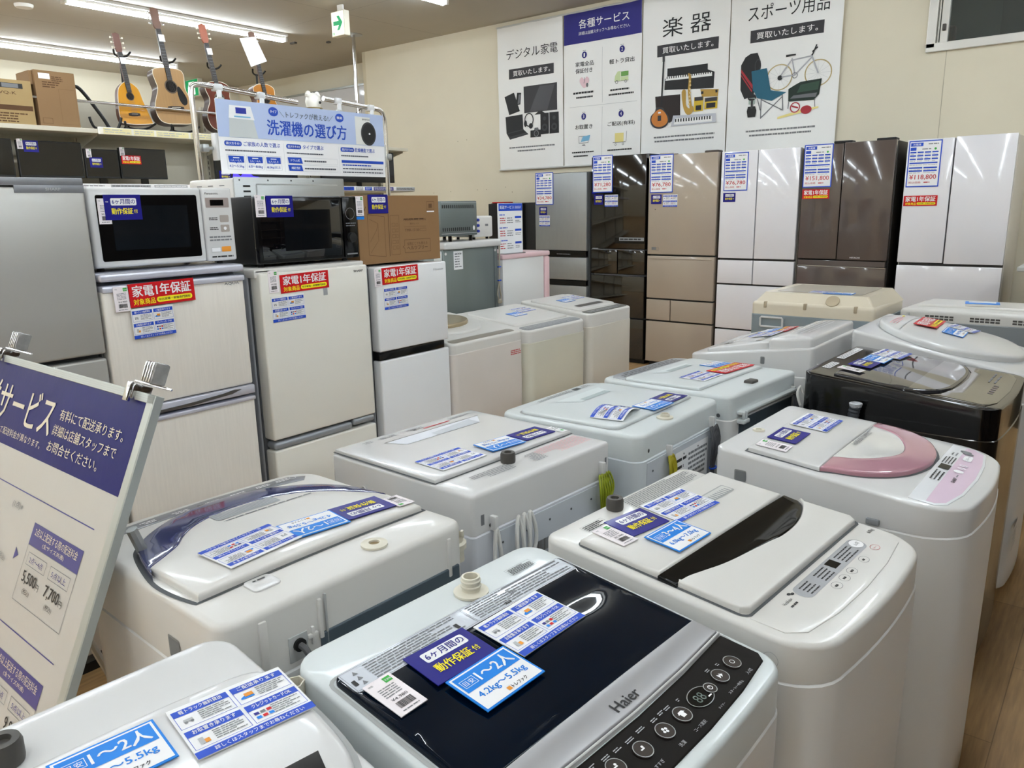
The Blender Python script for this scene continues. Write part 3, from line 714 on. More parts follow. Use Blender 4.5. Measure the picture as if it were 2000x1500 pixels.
G = Geo(); k = Ink(G, FX(.327), .0005); k.rect(-.26, -.02, .30, .315, ink_grey, 1); k.greek(-.26, 0, .20, .28, 5, ink_lgrey, 1, 3, .4, 3); G.obj('front_sticker', H.root)
# ------------------------------------------------------------------ second row, fronts turned away (-X)
# ---- blue-ringed lid ------------------------------------------------------------------------------------
u = Washer('white washing machine with navy blue ring round its rounded lid, beside the blue service sign', -1.245, .787, 178, .52, .545, .95, .94, rr=.035, rf=.07, bulge=.012, dome=.008, zs=.83, mt=white_warm)
ringb = mat('navy translucent lid ring', '#343a66', .1, coat=.8, var=.08)
arcb = spline([(-.165, .238), (-.10, .248), (-.031, .247), (.08, .222), (.124, .198), (.163, .152), (.199, .085), (.215, .005), (.201, -.085), (.153, -.161), (.105, -.205), (.035, -.235), (-.05, -.246)], 5, False)
inb = spline([(-.03, -.235), (.045, -.185), (.100, -.128), (.130, -.055), (.132, .025), (.113, .09), (.083, .134), (.047, .165), (.022, .20), (.0, .2375)], 5, False)
whole = clean(arcb+[(-.165, -.243)])
u.gap(whole, .0006, .004, seam).obj('lid_gap', u.root)
ulid = u.lid('lid', clean(subdiv([(-.165, .236)]+list(reversed([(x, y) for x, y in inb]))+[(-.06, -.243), (-.165, -.241)], .03)), .013, r=.006, m=white_warm)
rb = [q for q in arcb if q[0] > -.032 or q[1] < 0]
rb = clean(rb+inb)
u.lid('lid_ring', rb, .0115, m=ringb, r=.004, sp=.02, label='navy blue ring along the front of the lid')
G = Geo(); k = Ink(G, u.T(.0136), .0004)
k.rect(-.075, .065, -.122, -.082, mat('lint recess', '#9fa3a6', .5), 1, .004)
for i in range(26): k.rect(-.070+i*.005, -.0675+i*.005, -.118, -.090, ink_lgrey, 2)
k.greek(-.14, .06, -.074, -.066, 1, ink_grey, 1, 3, .5, 3)
G.obj('handle_recess', ulid)
def ex(G):
    k = Ink(G, u.T(.0016), .0004)
    for y0 in (-.19, -.14, -.08, -.02, .05, .12): k.greek(y0, y0+.035, -.242, -.226, 2, paper, 2, int(y0*100), .5, 1.3)
    for y0 in (-.2, -.17): k.ringd(y0, -.232, .008, .001, paper, 2)
    k.rect(-.01, .03, -.238, -.228, black, 2)
u.lid('control_panel', clean(subdiv([(.215, .215), (.222, .1), (.226, 0), (.222, -.1), (.2, -.21), (.222, -.228), (.248, -.2), (.258, -.1), (.262, 0), (.258, .1), (.25, .19)], .03)), .0012, m=mat('mottled grey panel', '#74767a', .3, coat=.3, var=.15, vscale=30), extra=ex, r=.001)
u.inlet(-.222, -.072, ivory, .013, .006)
u.card('service', -.078, .09, 4, off=.0155); u.card('size', -.089, -.035, -6, off=.0155); u.card('warranty', -.093, -.148, -4, off=.0155); u.card('tag', -.116, -.222, -2, off=.0155, w=.04, h=.06)
G = Geo(); G.add(slab(rrect(-.215, -.17, .115, .165, .01, 4), lambda x, y: u.f(x, y)+.003, u.f(-.2, .14)-.002, .002, 2, 0), white, True)
Ink(G, u.T(.0035, -.185, .14), .0004).greek(-.012, .012, -.006, 0, 1, ink, 1, 3, .6, 3); G.obj('softener_cap', u.root, None, 'small square white cap')
u.side_hole(1, -.115, .86, .04, .04)
u.back_panel(.05, .868, -.235, .09, dark_slate)
G = Geo(); xb = -u.d/2   # moulded slots on the rear of the top cover
G.add(box(xb-.004, xb+.002, .075, .079, .845, .935, .001), seam_light); G.add(box(xb-.006, xb+.002, .085, .092, .86, .93, .002), white_warm, True)
G.add(box(xb-.005, xb+.002, .095, .115, .868, .876, .002), white_warm, True); G.add(box(xb-.005, xb+.002, .102, .108, .856, .888, .002), white_warm, True)
G.add(box(xb-.005, xb+.002, -.215, -.205, .85, .93, .003), white_warm, True); G.add(box(xb-.005, xb+.002, .185, .20, .85, .935, .004), white_warm, True)
G.obj('rear_mouldings', u.root)
G = Geo(); G.add(box(xb-.002, xb+.001, .115, .15, .84, .885, .001), seam_light); G.add(lathe([(.011, 0), (.011, .006)], 14), black_matte, False, frame((xb-.001, .132, .868), (0, -1, 0), (0, 0, 1)))
G.add(tube(spline([(xb-.004, .132, .868), (xb-.02, .13, .862), (xb-.026, .122, .83), (xb-.024, .118, .76), (xb-.02, .118, .6)], 5, False), .0055, 10), cord_grey, True); G.obj('power_cord', u.root, None, 'grey power cord leaving the rear')
G = Geo(); T = Matrix.Translation((-.215, -.290, .865)) @ Matrix.Rotation(math.radians(-8), 4, 'X')
G.add(lathe([(.012, -.03), (.013, -.005), (.020, 0), (.021, .012), (.015, .016), (.017, .03)], 12, False), ivory, True, T)
for t in range(3): G.add(box(-.004, .004, .012, .018, .025, .04, .001), ivory, False, T @ Matrix.Rotation(t*2.1, 4, 'Z'))
G.obj('hose_connector', u.root, None, 'ivory hose connector'); 

# ---- B ---------------------------------------------------------------------------------------------------
B = Washer('boxy white washing machine with long angled handle recess and dark capped inlet', -1.30, 1.43, 177, .52, .52, .94, .935, rr=.012, rf=.02, dome=.0, zs=.845, edge=.010, mt=white, mb=mat('bluish white steel', '#d3d6dc', .35))
lB = [(-.135, -.252), (-.135, .252), (.25, .25), (.25, -.25)]
B.gap(lB, .0006, .003).obj('lid_gap', B.root)
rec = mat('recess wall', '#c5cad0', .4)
def ex(G):
    k = Ink(G, B.T(.0095), .0004)
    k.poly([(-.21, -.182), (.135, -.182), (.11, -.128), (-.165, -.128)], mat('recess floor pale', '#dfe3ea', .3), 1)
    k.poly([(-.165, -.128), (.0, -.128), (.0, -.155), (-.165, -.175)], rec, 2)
    k.line([(-.215, -.184), (.14, -.184)], .003, dgrey, 2)
    for y0 in (-.19, -.16, -.03, .0, .07, .10, .15): k.greek(y0, y0+.03, -.232, -.214, 2, ink_grey, 1, int(y0*300), .4, 1.5)
    k.rect(-.12, -.02, -.212, -.206, redtxt, 1); k.rect(.0, .012, -.222, -.212, ink, 1)
    k.text('TOSHIBA', -.225, -.19, -.228, -.222, ink_grey, 1)
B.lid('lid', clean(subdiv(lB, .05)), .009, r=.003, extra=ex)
B.inlet(-.162, .035, dgrey, .017, .026, cap=True)
G = Geo(); k = Ink(G, B.T(.0006), .0004); k.greek(-.24, -.06, .152, .215, 8, mat('pale red ink', '#d98f8f', .5), 1, 9, .25, 2); k.greek(-.06, -.01, .16, .215, 8, ink_grey, 1, 10, .35, 2); k.greek(.05, .18, .165, .205, 5, ink_grey, 1, 11, .35, 2); G.obj('printed_label', B.root)
B.card('service', -.055, .125, 0, off=.0105); B.card('size', -.070, -.035, -6, off=.013); B.card('warranty', -.070, -.160, -3, off=.0105)
G = Geo(); k = Ink(G, B.T(.010, -.10, -.235), .0004); k.rect(-.012, .012, -.03, .03, paper, 1); k.rect(-.008, 0, .01, .02, green, 2); k.greek(-.01, .01, -.025, .0, 3, ink_grey, 2, 5, .4, 2); G.obj('small_tag', B.root)
B.back_panel(.05, .835, -.2, .2, mat('pale zinc panel', '#b9bec4', .4, metal=.2), ribs=3)
G = Geo(); k = Ink(G, frame((-B.d/2-.0075, 0, 0), (0, -1, 0), (0, 0, 1)), .0004); k.bars(-.055, .02, .735, .765, dgrey, 2, 5, 22); G.obj('barcode_label', B.root)
G = Geo(); k = Ink(G, frame((-B.d/2-.0007, 0, 0), (0, -1, 0), (0, 0, 1)), .0004); k.rect(-.235, -.225, .865, .89, ink_grey, 1); k.disc(-.205, .858, .005, .005, ink, 1, 10); k.rect(.235, .243, .88, .90, ink_grey, 1); G.obj('rear_marks', B.root)
B.cord(.20, .85, cord_white, 1, .42, .0, tie=False, label='white cord hanging from the rear hook', r=.005)
B.cord(.105, .855, cord_white, 3, .27, .02, tie=True, label='white power cord bundled with a blue tie', hook=False, r=.005)
B.cord(-.215, .865, mat('green yellow earth wire', '#8f9a1c', .45, var=.35, vscale=60), 5, .18, .02, tie=True, name='earth_wire', label='green and yellow earth wire bundled with a blue tie', r=.0028)
G = Geo(); G.add(tube([(.12+.012*math.cos(t*PI/8), .262, .86+.016*math.sin(t*PI/8)) for t in range(16)], .003, 6, True), white, True); G.obj('side_hook', B.root)

# ---- C ---------------------------------------------------------------------------------------------------
Cw = Washer('white washing machine with bent service card and yellow earth wire at its back', -1.235, 2.02, 180, .52, .50, .935, .93, rr=.035, rf=.05, dome=.004, zs=.862, mt=white_cool, mb=mat('pale blue steel', '#cfd6da', .35))
lC = rrect(-.165, .19, -.235, .235, .03, 5)
Cw.gap(lC, .0006, .003, seam_light).obj('lid_gap', Cw.root)
def ex(G):
    k = Ink(G, Cw.T(.0095), .0004)
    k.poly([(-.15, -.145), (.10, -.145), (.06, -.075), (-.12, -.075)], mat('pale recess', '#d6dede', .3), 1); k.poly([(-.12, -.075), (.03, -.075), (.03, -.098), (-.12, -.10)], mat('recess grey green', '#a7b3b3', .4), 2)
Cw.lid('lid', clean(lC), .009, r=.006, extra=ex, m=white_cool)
G = Geo(); k = Ink(G, Cw.T(.0012), .0004); k.rect(-.14, -.105, -.225, -.205, black, 1); k.greek(-.20, -.15, -.228, -.205, 3, ink_grey, 1, 3, .4, 1.6); k.greek(-.09, .10, -.228, -.205, 3, ink_grey, 1, 4, .4, 2); G.obj('control_panel', Cw.root)
Cw.inlet(-.212, .045, ivory, .013, .014)
Cw.card('size', -.132, -.03, -2, off=.0115); Cw.card('warranty', -.125, -.145, 1, off=.0105)
# bent card: same print on an arched sheet
def bent(parent, x, y, z, rot, w=.147, h=.10, rise=.016):
    me, W, Hh = card_mesh('service'); m2 = me.copy(); m2.name = 'service_card'
    bm = bmesh.new(); bm.from_mesh(m2)
    bmesh.ops.triangulate(bm, faces=bm.faces)
    for q in range(3):
        lng = [e for e in bm.edges if e.calc_length() > .02]
        if lng: bmesh.ops.subdivide_edges(bm, edges=lng, cuts=1)
    for v in bm.verts: v.co.z += rise*max(0, 1-(2*v.co.x/W)**2)
    bm.to_mesh(m2); bm.free()
    o = bpy.data.objects.new('service_card', m2); COL.objects.link(o); o.parent = parent
    o.matrix_local = Matrix.Translation((x, y, z)) @ frame((0, 0, 0), (0, 1, 0), (-1, 0, 0)) @ Matrix.Rotation(math.radians(rot), 4, 'Z')
    o['label'] = 'white and blue service card bowed upwards'
bent(Cw.root, -.088, .118, Cw.f(-.088, .118)+.011, 10)
Cw.back_panel(.05, .852, -.22, .22, mat('pale zinc panel', '#b9bec4'), ribs=1)
G = Geo(); k = Ink(G, frame((-Cw.d/2-.0045, 0, 0), (0, -1, 0), (0, 0, 1)), .0004); k.rect(-.055, .165, .66, .835, paper, 1); k.greek(-.05, .02, .68, .82, 6, ink, 2, 3, .4, 2); k.greek(.03, .16, .68, .82, 9, ink_grey, 2, 4, .5, 1.5); G.obj('rating_label', Cw.root)
Cw.cord(.10, .845, mat('yellow earth wire', '#a59a1e', .45), 4, .18, .012, name='earth_wire', label='yellow earth wire bundled with a blue tie', r=.003)
Cw.cord(-.185, .865, mat('charcoal cord', '#4c4d50', .5), 5, .22, .022, label='charcoal power cord bundled with a blue tie', r=.0032)
G = Geo(); k = Ink(G, frame((-Cw.d/2-.0007, 0, 0), (0, -1, 0), (0, 0, 1)), .0004); k.disc(-.21, .885, .005, .006, ink, 1, 10); k.disc(.21, .882, .005, .006, ink, 1, 10); G.obj('rear_marks', Cw.root)

# ---- D ---------------------------------------------------------------------------------------------------
D = Washer('white washing machine with silver control strip and red and yellow card lying on its lid', -1.222, 2.62, 176, .53, .53, .93, .92, rr=.03, rf=.05, dome=.003, zs=.848, mt=white_cool)
lD = rrect(-.136, .172, -.238, .238, (.02, .004, .004, .02), 4)
D.gap(lD, .0006, .003, seam_light).obj('lid_gap', D.root)
def ex(G):
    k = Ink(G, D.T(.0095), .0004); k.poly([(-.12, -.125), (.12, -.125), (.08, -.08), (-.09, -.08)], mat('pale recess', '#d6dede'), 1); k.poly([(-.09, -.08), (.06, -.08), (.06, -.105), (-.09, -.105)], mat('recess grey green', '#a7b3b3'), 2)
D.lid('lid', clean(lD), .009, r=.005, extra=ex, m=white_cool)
D.lid('control_panel', clean(subdiv([(.176, -.235), (.176, .235), (.225, .232), (.252, .19), (.258, 0), (.252, -.19), (.225, -.232)], .03)), .0014, r=.001, m=mat('silver strip', '#a9adb1', .3, metal=.4), extra=lambda G: Ink(G, D.T(.0022), .0004).greek(-.2, .2, -.24, -.19, 3, dgrey, 1, 4, .3, 3))
G = Geo(); G.add(box(-.235, -.20, -.005, .045, .918, .94, .006), dgrey, True); G.obj('water_inlet', D.root, None, 'dark hooded inlet')
D.card('red', -.070, -.115, -2, off=.0115); D.card('size', .01, -.155, -5, off=.0105); D.card('service', -.052, .075, 0, off=.0105, w=.135)
D.back_panel(.05, .84, -.22, .20, dark_slate)
G = Geo(); xb = -D.d/2; G.add(box(xb-.02, xb+.002, -.24, .215, .86, .872, .004), white_cool, True); G.add(box(xb-.028, xb, .17, .215, .83, .845, .004), white_cool, True); G.add(box(xb-.026, xb-.018, .185, .192, .845, .872, .002), white_cool); G.add(box(xb-.026, xb-.018, .205, .212, .845, .872, .002), white_cool); G.obj('rear_ledge', D.root)
D.cord(-.22, .85, mat('charcoal cord', '#4c4d50'), 4, .18, .016, label='charcoal power cord bundled with a blue tie', r=.0032)
G = Geo(); k = Ink(G, frame((-.225, D.w/2+.0006, .862), (-1, 0, 0), (0, 0, 1)), .0004); k.disc(0, 0, .007, .007, seam, 1, 12); G.obj('side_screw', D.root)

# ---- E: tall sloping dryer-type ------------------------------------------------------------------------------
E_ = Washer('tall white washing machine with raised rear deck and looped dark cord at its corner', -1.18, 3.27, 180, .57, .52, 1.0, .925, rr=.02, rf=.04, dome=.0, zs=.88, mt=white, edge=.010)
def raised(x, y): return .975+.065*max(0, min(1, (-x+.02)/.22))
G = Geo(); G.add(slab(rrect(-.25, -.075, -.275, .275, .015, 4), lambda x, y: 1.035-.02*max(0, (x+.16)/.08)**2, .97, .012, 3, .04), white, True)
k = Ink(G, lambda p: (-p[1], p[0], 1.0375+p[2]), .0004); k.greek(-.18, .2, .13, .20, 4, ink_lgrey, 1, 5, .3, 2.4); G.obj('rear_deck', E_.root)
def ef(x, y): return E_.f(x, y)+.012+.03*max(0, 1-abs((x-.02)/.17)**2)*.6
G = Geo(); G.add(slab(rrect(-.07, .20, -.255, .255, .03, 5), ef, lambda x, y: E_.f(x, y)-.002, .006, 3, .03), white, True)
k = Ink(G, lambda p: (-p[1], p[0], ef(-p[1], p[0])+.001+p[2]), .0004); k.rect(-.15, .22, -.14, .02, mat('lid window grey', '#8d938f', .1, coat=.6), 1, .02)
G.obj('lid', E_.root, None, 'lid with grey window')
def put_e(kind, x, y, rot, w=None, h_=None, var=None):
    e = .02; gx = (ef(x+e, y)-ef(x-e, y))/(2*e)
    uu = Vector((0, 1, 0)); n = Vector((-gx, 0, 1)).normalized(); v = n.cross(uu); M = Matrix((uu, v, n)).transposed().to_4x4(); M.translation = (x, y, ef(x, y)+.003)
    put_card(kind, E_.root, M @ Matrix.Rotation(math.radians(rot), 4, 'Z'), w, h_, var)
put_e('red', .0, -.135, 0, .17, .06); put_e('size', .06, -.12, 0); put_e('service', .03, .02, 0)
E_.side_hole(1, -.06, .93, .018, .03)
E_.back_panel(.05, .87, -.25, .25, dark_slate)
G = Geo(); xb = -E_.d/2; k = Ink(G, frame((xb-.0007, 0, 0), (0, -1, 0), (0, 0, 1)), .0004); k.ringd(.12, .90, .012, .0012, grey_plastic, 1); k.ringd(.15, .90, .012, .0012, grey_plastic, 1); k.rect(-.20, .2, .845, .852, grey_plastic, 1); G.obj('rear_marks', E_.root)
E_.cord(.235, .90, mat('charcoal cord', '#4c4d50'), 6, .34, .028, label='long charcoal power cord looped at the rear corner', r=.0034)

# ------------------------------------------------------------------ F and G, fronts towards the fridge row (+Y)
F_ = Washer('beige washing machine with slanting top edges and white rear carrying handles', -1.285, 4.36, 90, .63, .60, 1.03, 1.02, rr=.02, rf=.05, dome=.0, zs=.96, mt=mat('beige plastic', '#d9cfba', .3, coat=.2), mb=mat('blue grey steel', '#8e9aa0', .35, metal=.3), edge=.02)
G = Geo(); bm_ = _M['beige plastic']
def frustum(x0, x1, y0, y1, z0, z1, ix, iy):
    a_ = rrect(x0, x1, y0, y1, .02, 4); n = len(a_); cx, cy = (x0+x1)/2, (y0+y1)/2
    sx, sy = 1-ix/((x1-x0)/2), 1-iy/((y1-y0)/2)
    vv = [(x, y, z0) for x, y in a_]+[(cx+(x-cx)*sx, cy+(y-cy)*sy, z1) for x, y in a_]
    return vv, ring_faces(0, n, n)+[tuple(range(n, 2*n))]
G.add(frustum(-.30, .30, -.315, .315, 1.01, 1.075, .05, .05), bm_, False)
k = Ink(G, F_.T(.0), .0004, 0); 
k2 = Ink(G, lambda p: (-p[1], p[0], 1.0756+p[2]), .0005)
k2.rect(-.22, .22, -.22, .20, mat('beige lid', '#ddd5c4', .2, coat=.4), 1, .02); k2.line([(-.235, .17), (.235, .17)], .004, seam_light, 2)
G.obj('lid', F_.root, None, 'beige lid with slanting sides')
for y in (-.22, .03, .24):
    G = Geo(); G.add(box(-.305, -.285, y-.008, y+.008, .995, 1.03, .004), mat('beige dark clip', '#b5a68c', .5), True); G.obj('lid_clip', F_.root)
for y in (-.13, .20):
    G = Geo(); G.add(tube([(-.307, y+dx, z) for dx, z in ((-.055, .945), (.055, .945), (.06, .94), (.06, .90), (.055, .895), (-.055, .895), (-.06, .90), (-.06, .94))], .006, 8, True), white, True); G.obj('rear_handle', F_.root, None, 'white rear carrying handle')
G = Geo(); k = Ink(G, frame((-F_.d/2-.0007, 0, 0), (0, -1, 0), (0, 0, 1)), .0004)
k.rect(-.29, -.15, .80, .955, mat('blue grey panel', '#7b878e', .4, metal=.2), 1); k.rect(-.05, .12, .925, .95, mat('pale blue plate', '#a8b4ba', .4), 1); k.text('HITACHI', -.01, .06, .932, .944, ink, 2); k.rect(.18, .30, .80, .93, mat('blue grey panel', '#7b878e'), 1); G.obj('rear_panels', F_.root)
G = Geo(); G.add(lathe([(.035, 0), (.033, .006), (.012, .003)], 24), mat('beige dark clip', '#b5a68c'), True, Matrix.Translation((-.272, -.10, 1.045)) @ Matrix.Rotation(math.radians(-48), 4, 'Y')); G.obj('water_inlet', F_.root)
put_card('size', F_.root, Matrix.Translation((-.17, -.10, 1.077)) @ frame((0, 0, 0), (0, 1, 0), (-1, 0, 0)), .14, .09); put_card('service', F_.root, Matrix.Translation((-.16, -.01, 1.077)) @ frame((0, 0, 0), (0, 1, 0), (-1, 0, 0)), .12, .09)

Gm = Washer('wide white washing machine with rear vents at the right edge, booklet on its lid', -.595, 4.66, 90, .66, .60, 1.0, .98, rr=.02, rf=.05, dome=.004, zs=.94, mt=white_warm, mb=mat('mid grey panel', '#8b9093', .4, metal=.2), edge=.02)
Gm.lid('lid', clean(rrect(-.16, .24, -.28, .28, .03, 5)), .014, r=.008)
def vents(y):
    G = Geo(); k = Ink(G, frame((-Gm.d/2-.0007, 0, 0), (0, -1, 0), (0, 0, 1)), .0004)
    for i in range(6):
        for j in range(2): k.rect(-y-.07+i*.022, -y-.052+i*.022, .950+j*.013, .959+j*.013, dgrey, 1)
    k.rect(-y-.06, -y+.07, .86, .93, mat('recess dark', '#5f6467', .5), 1, .01); k.rect(-y-.045, -y+.055, .872, .915, mat('recess mid', '#8f9497', .4), 2, .008)
    G.obj('rear_vent', Gm.root, None, 'rear vent grille over a carrying recess')
for y in (.14, -.06, -.24): vents(y)
bk = Geo(); bk.add(box(-.075, .075, -.05, .05, 0, .012, .002), mat('booklet pages', '#e8e2d8', .6)); bk.add(box(-.076, .076, -.051, .051, .012, .0132), sky); Ink(bk, None, .0004, .0132).rect(-.06, .06, .0, .04, paper, 1)
bo = bk.obj('booklet'); bo.location = (-.585, 4.56, 1.0115); bo.rotation_euler = (0, 0, math.radians(8)); tag(bo, 'blue covered instruction booklet lying on a white washing machine lid', 'booklet')
Gm.cord(.29, .95, cord_grey, 4, .2, .02, label='grey cord looped at the rear corner', r=.004)
# ------------------------------------------------------------------ left row: fridges facing +X (front plane x = -2.60)
XF = -2.60
def fridge(label, cx, cy, yaw, w, d, h, doors, mb, md, dt=.055, group=None, b=.008, handles=None, gapm=seam, top=None, cat='refrigerator'):
    """doors: (y0, y1, z0, z1); local +x = front, front plane at d/2"""
    r = thing('refrigerator', label, cat, (cx, cy, 0), yaw, group)
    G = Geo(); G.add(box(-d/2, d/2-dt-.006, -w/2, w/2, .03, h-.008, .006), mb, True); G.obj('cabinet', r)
    G = Geo(); G.add(box(-d/2+.03, d/2-dt-.003, -w/2+.02, w/2-.02, 0, .032, 0), black_matte); G.obj('base_plinth', r)
    G = Geo(); G.add(box(d/2-dt-.008, d/2-dt+.003, -w/2+.008, w/2-.008, .05, h-.012, 0), gapm); G.obj('door_gasket', r)
    for i, (y0, y1, z0, z1) in enumerate(doors):
        G = Geo(); G.add(box(d/2-dt, d/2, y0, y1, z0, z1, b, 3), md, True); G.obj('door', r)
    if top: 
        G = Geo(); G.add(box(-d/2, d/2+.002, -w/2, w/2, h-.012, h+top, .01), mb, True); G.obj('top_panel', r)
    return r
def first_door(r): return next(c for c in r.children if c.name.startswith('door') and 'gasket' not in c.name)
def on_face(parent, name, x, fn, label=None, eps=.0006):
    G = Geo(); k = Ink(G, FX(x), eps); fn(k); return G.obj(name, parent, None, label)
GL = 'refrigerators in the left-hand row'
# F1 grey
satin = mat('satin grey steel', '#b4b3ae', .36, metal=.45, coat=.1, var=.02, stretch=(1, 1, .3))
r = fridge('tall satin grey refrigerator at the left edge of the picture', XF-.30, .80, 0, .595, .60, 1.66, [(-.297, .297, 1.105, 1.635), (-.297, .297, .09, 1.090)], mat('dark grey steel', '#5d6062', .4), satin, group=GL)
G = Geo(); G.add(box(.245, .302, -.297, .297, 1.638, 1.662, .004), mat('grey trim', '#83858a', .35, metal=.3), True)
G.add(box(.298, .302, .10, .297, 1.617, 1.64, .001), _M['grey trim'])
Ink(G, FX(.3022), .0005).text('SHARP', .185, .228, 1.624, 1.632, ink_lgrey, 1, .02); G.obj('top_trim', r)
# F2 wood grain
grain = mat('cream wood grain', '#e6e1d8', .45, var=.07, vscale=14, bump=.35, bscale=22, stretch=(1, 9, .5))
lav = mat('pale lavender trim', '#cfd1de', .25, metal=.35, coat=.2)
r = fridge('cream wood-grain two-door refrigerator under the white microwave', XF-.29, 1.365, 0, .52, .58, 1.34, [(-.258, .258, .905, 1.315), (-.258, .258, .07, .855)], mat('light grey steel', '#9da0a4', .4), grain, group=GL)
G = Geo(); G.add(box(-.29, .296, -.262, .262, 1.335, 1.362, .009, 3), lav, True); G.obj('top_panel', r)
G = Geo(); G.add(box(.235, .300, -.259, .259, 1.300, 1.322, .006), lav, True); G.obj('door_cap', r)
G = Geo(); G.add(box(.235, .298, -.259, .259, .868, .902, .005), lav, True); G.add(box(.235, .299, -.259, .259, .842, .858, .005), lav, True)
G.add(slab([(-.20, .868), (.0, .872), (.16, .882), (.20, .893), (.17, .897), (.12, .890), (-.02, .882), (-.20, .878)], lambda x, y: .3005, .29, .001, 1, 0), dgrey, False, Matrix(((0, 0, 1, 0), (1, 0, 0, 0), (0, 1, 0, 0), (0, 0, 0, 1))))
G.obj('door_handle', first_door(r), None, 'lavender grip strip between the doors')
on_face(r, 'maker_badge', .2905, lambda k: k.text('AQUA', .178, .238, 1.287, 1.298, ink_grey, 1, .03))
for (k_, y, z, w, h) in (('tag', 1.163, 1.277, .05, .082), ('red', 1.302, 1.286, .232, .078), ('service', 1.26, 1.191, .146, .101)): card_on_front(k_, r, .302, y-1.365, z, w, h, 1)
# F3 cream big door
cream = mat('ivory glossy door', '#e8e6dd', .25, coat=.3, var=.01)
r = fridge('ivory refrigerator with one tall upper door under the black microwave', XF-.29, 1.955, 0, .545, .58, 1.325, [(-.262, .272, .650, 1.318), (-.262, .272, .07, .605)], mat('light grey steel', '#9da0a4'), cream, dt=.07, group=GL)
G = Geo(); G.add(box(-.29, .27, -.27, .27, 1.316, 1.334, .006), white_warm, True); G.add(box(.20, .27, -.272, -.20, 1.30, 1.33, .004), white_warm, True); G.obj('top_panel', r)
G = Geo(); G.add(box(.222, .286, -.258, .14, .608, .640, .012, 3), mat('blue grey grip', '#9aa0a6', .3, metal=.3), True); G.add(box(.222, .288, .145, .268, .618, .648, .012, 3), _M['blue grey grip'], True); G.obj('door_handle', first_door(r), None, 'grey grip bar under the upper door')
G = Geo(); G.add(box(.0, .006, 0, .02, 0, .03, 0), mat('grey square sticker', '#a4a6a8', .5), False, Matrix.Translation((.286, .03, 1.208))); G.obj('grey_sticker', r)
on_face(r, 'maker_badge', .2905, lambda k: k.text('SHARP', .195, .245, 1.290, 1.299, ink, 1, .03))
for (k_, y, z, w, h) in (('tag', 1.750, 1.283, .044, .085), ('red', 1.897, 1.272, .234, .072), ('service', 1.810, 1.176, .154, .100)): card_on_front(k_, r, .291, y-1.955, z, w, h, 1)
# F4 white with black handle
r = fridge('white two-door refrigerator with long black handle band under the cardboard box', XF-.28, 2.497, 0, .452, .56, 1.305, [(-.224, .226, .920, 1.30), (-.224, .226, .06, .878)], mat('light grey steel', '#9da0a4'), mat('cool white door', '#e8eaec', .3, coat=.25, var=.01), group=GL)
G = Geo(); G.add(box(.225, .272, -.222, .200, .880, .918, .002), black, True); G.obj('door_handle', first_door(r), None, 'black recessed handle band')
on_face(r, 'maker_badge', .2808, lambda k: k.text('Hisense', .135, .20, 1.262, 1.272, ink_lgrey, 1, .02))
for (k_, y, z, w, h) in (('tag', 2.283, 1.255, .04, .078), ('red', 2.418, 1.260, .222, .074), ('service', 2.385, 1.160, .146, .100)): card_on_front(k_, r, .281, y-2.497, z, w, h, 1)

# ------------------------------------------------------------------ appliances standing on the fridges
# white microwave
m = thing('microwave_oven', 'white microwave oven with black window on the wood-grain refrigerator', 'microwave', (XF-.21, 1.385, 1.362), 0, 'appliances on the refrigerators')
G = Geo(); G.add(box(-.19, .13, -.26, .255, .012, .275, .012), white, True); G.obj('body', m)
G = Geo(); G.add(box(.125, .155, -.26, .135, .014, .275, .010, 3), white, True); mdoor = G.obj('door', m)
G = Geo(); G.add(slab(rrect(-.235, .115, .035, .250, .006, 3), lambda x, y: .1575, .15, .001, 1, 0), black, False, Matrix(((0, 0, 1, 0), (1, 0, 0, 0), (0, 1, 0, 0), (0, 0, 0, 1))))
Ink(G, FX(.1578), .0005).rect(-.19, .075, .07, .215, mat('oven window', '#10151a', .1, coat=.6), 1, .004); G.obj('door_window', mdoor)
G = Geo(); G.add(box(.125, .157, .137, .255, .012, .275, .008, 3), white, True)
k = Ink(G, FX(.1572), .0005)
k.text('Panasonic', .148, .200, .252, .259, ink, 1, .02); k.rect(.147, .240, .205, .240, mat('taupe bezel', '#9c8f8a', .4), 1, .003); k.rect(.165, .218, .212, .233, black, 2)
for z in (.165, .130): k.rect(.198, .234, z-.013, z+.013, mat('taupe key', '#a89f98', .35), 1, .004); k.greek(.155, .19, z-.006, z+.006, 2, ink, 1, int(z*999), .5, 1.5)
k.disc(.216, .130, .006, .006, paper, 2)
k.greek(.15, .24, .083, .105, 2, ink_grey, 1, 8, .5, 2); k.rect(.153, .190, .045, .062, paper, 1); k.frame(.153, .190, .045, .062, .0008, ink_grey, 2); k.rect(.194, .232, .045, .064, orange, 1, .002); k.greek(.153, .24, .024, .032, 1, ink, 1, 3, .7, 3)
G.obj('control_panel', m)
for (sx, sy) in ((-.15, -.22), (-.15, .22), (.09, -.22), (.09, .22)):
    G = Geo(); G.add(lathe([(.012, 0), (.012, .016)], 12), black_matte, False, Matrix.Translation((sx, sy, 0))); G.obj('foot', m)
card_on_front('tag', m, .158, 1.163-1.385+.01, 1.56-1.362, .04, .082); card_on_front('warranty', m, .1585, 1.235-1.385, 1.572-1.362, .122, .082)
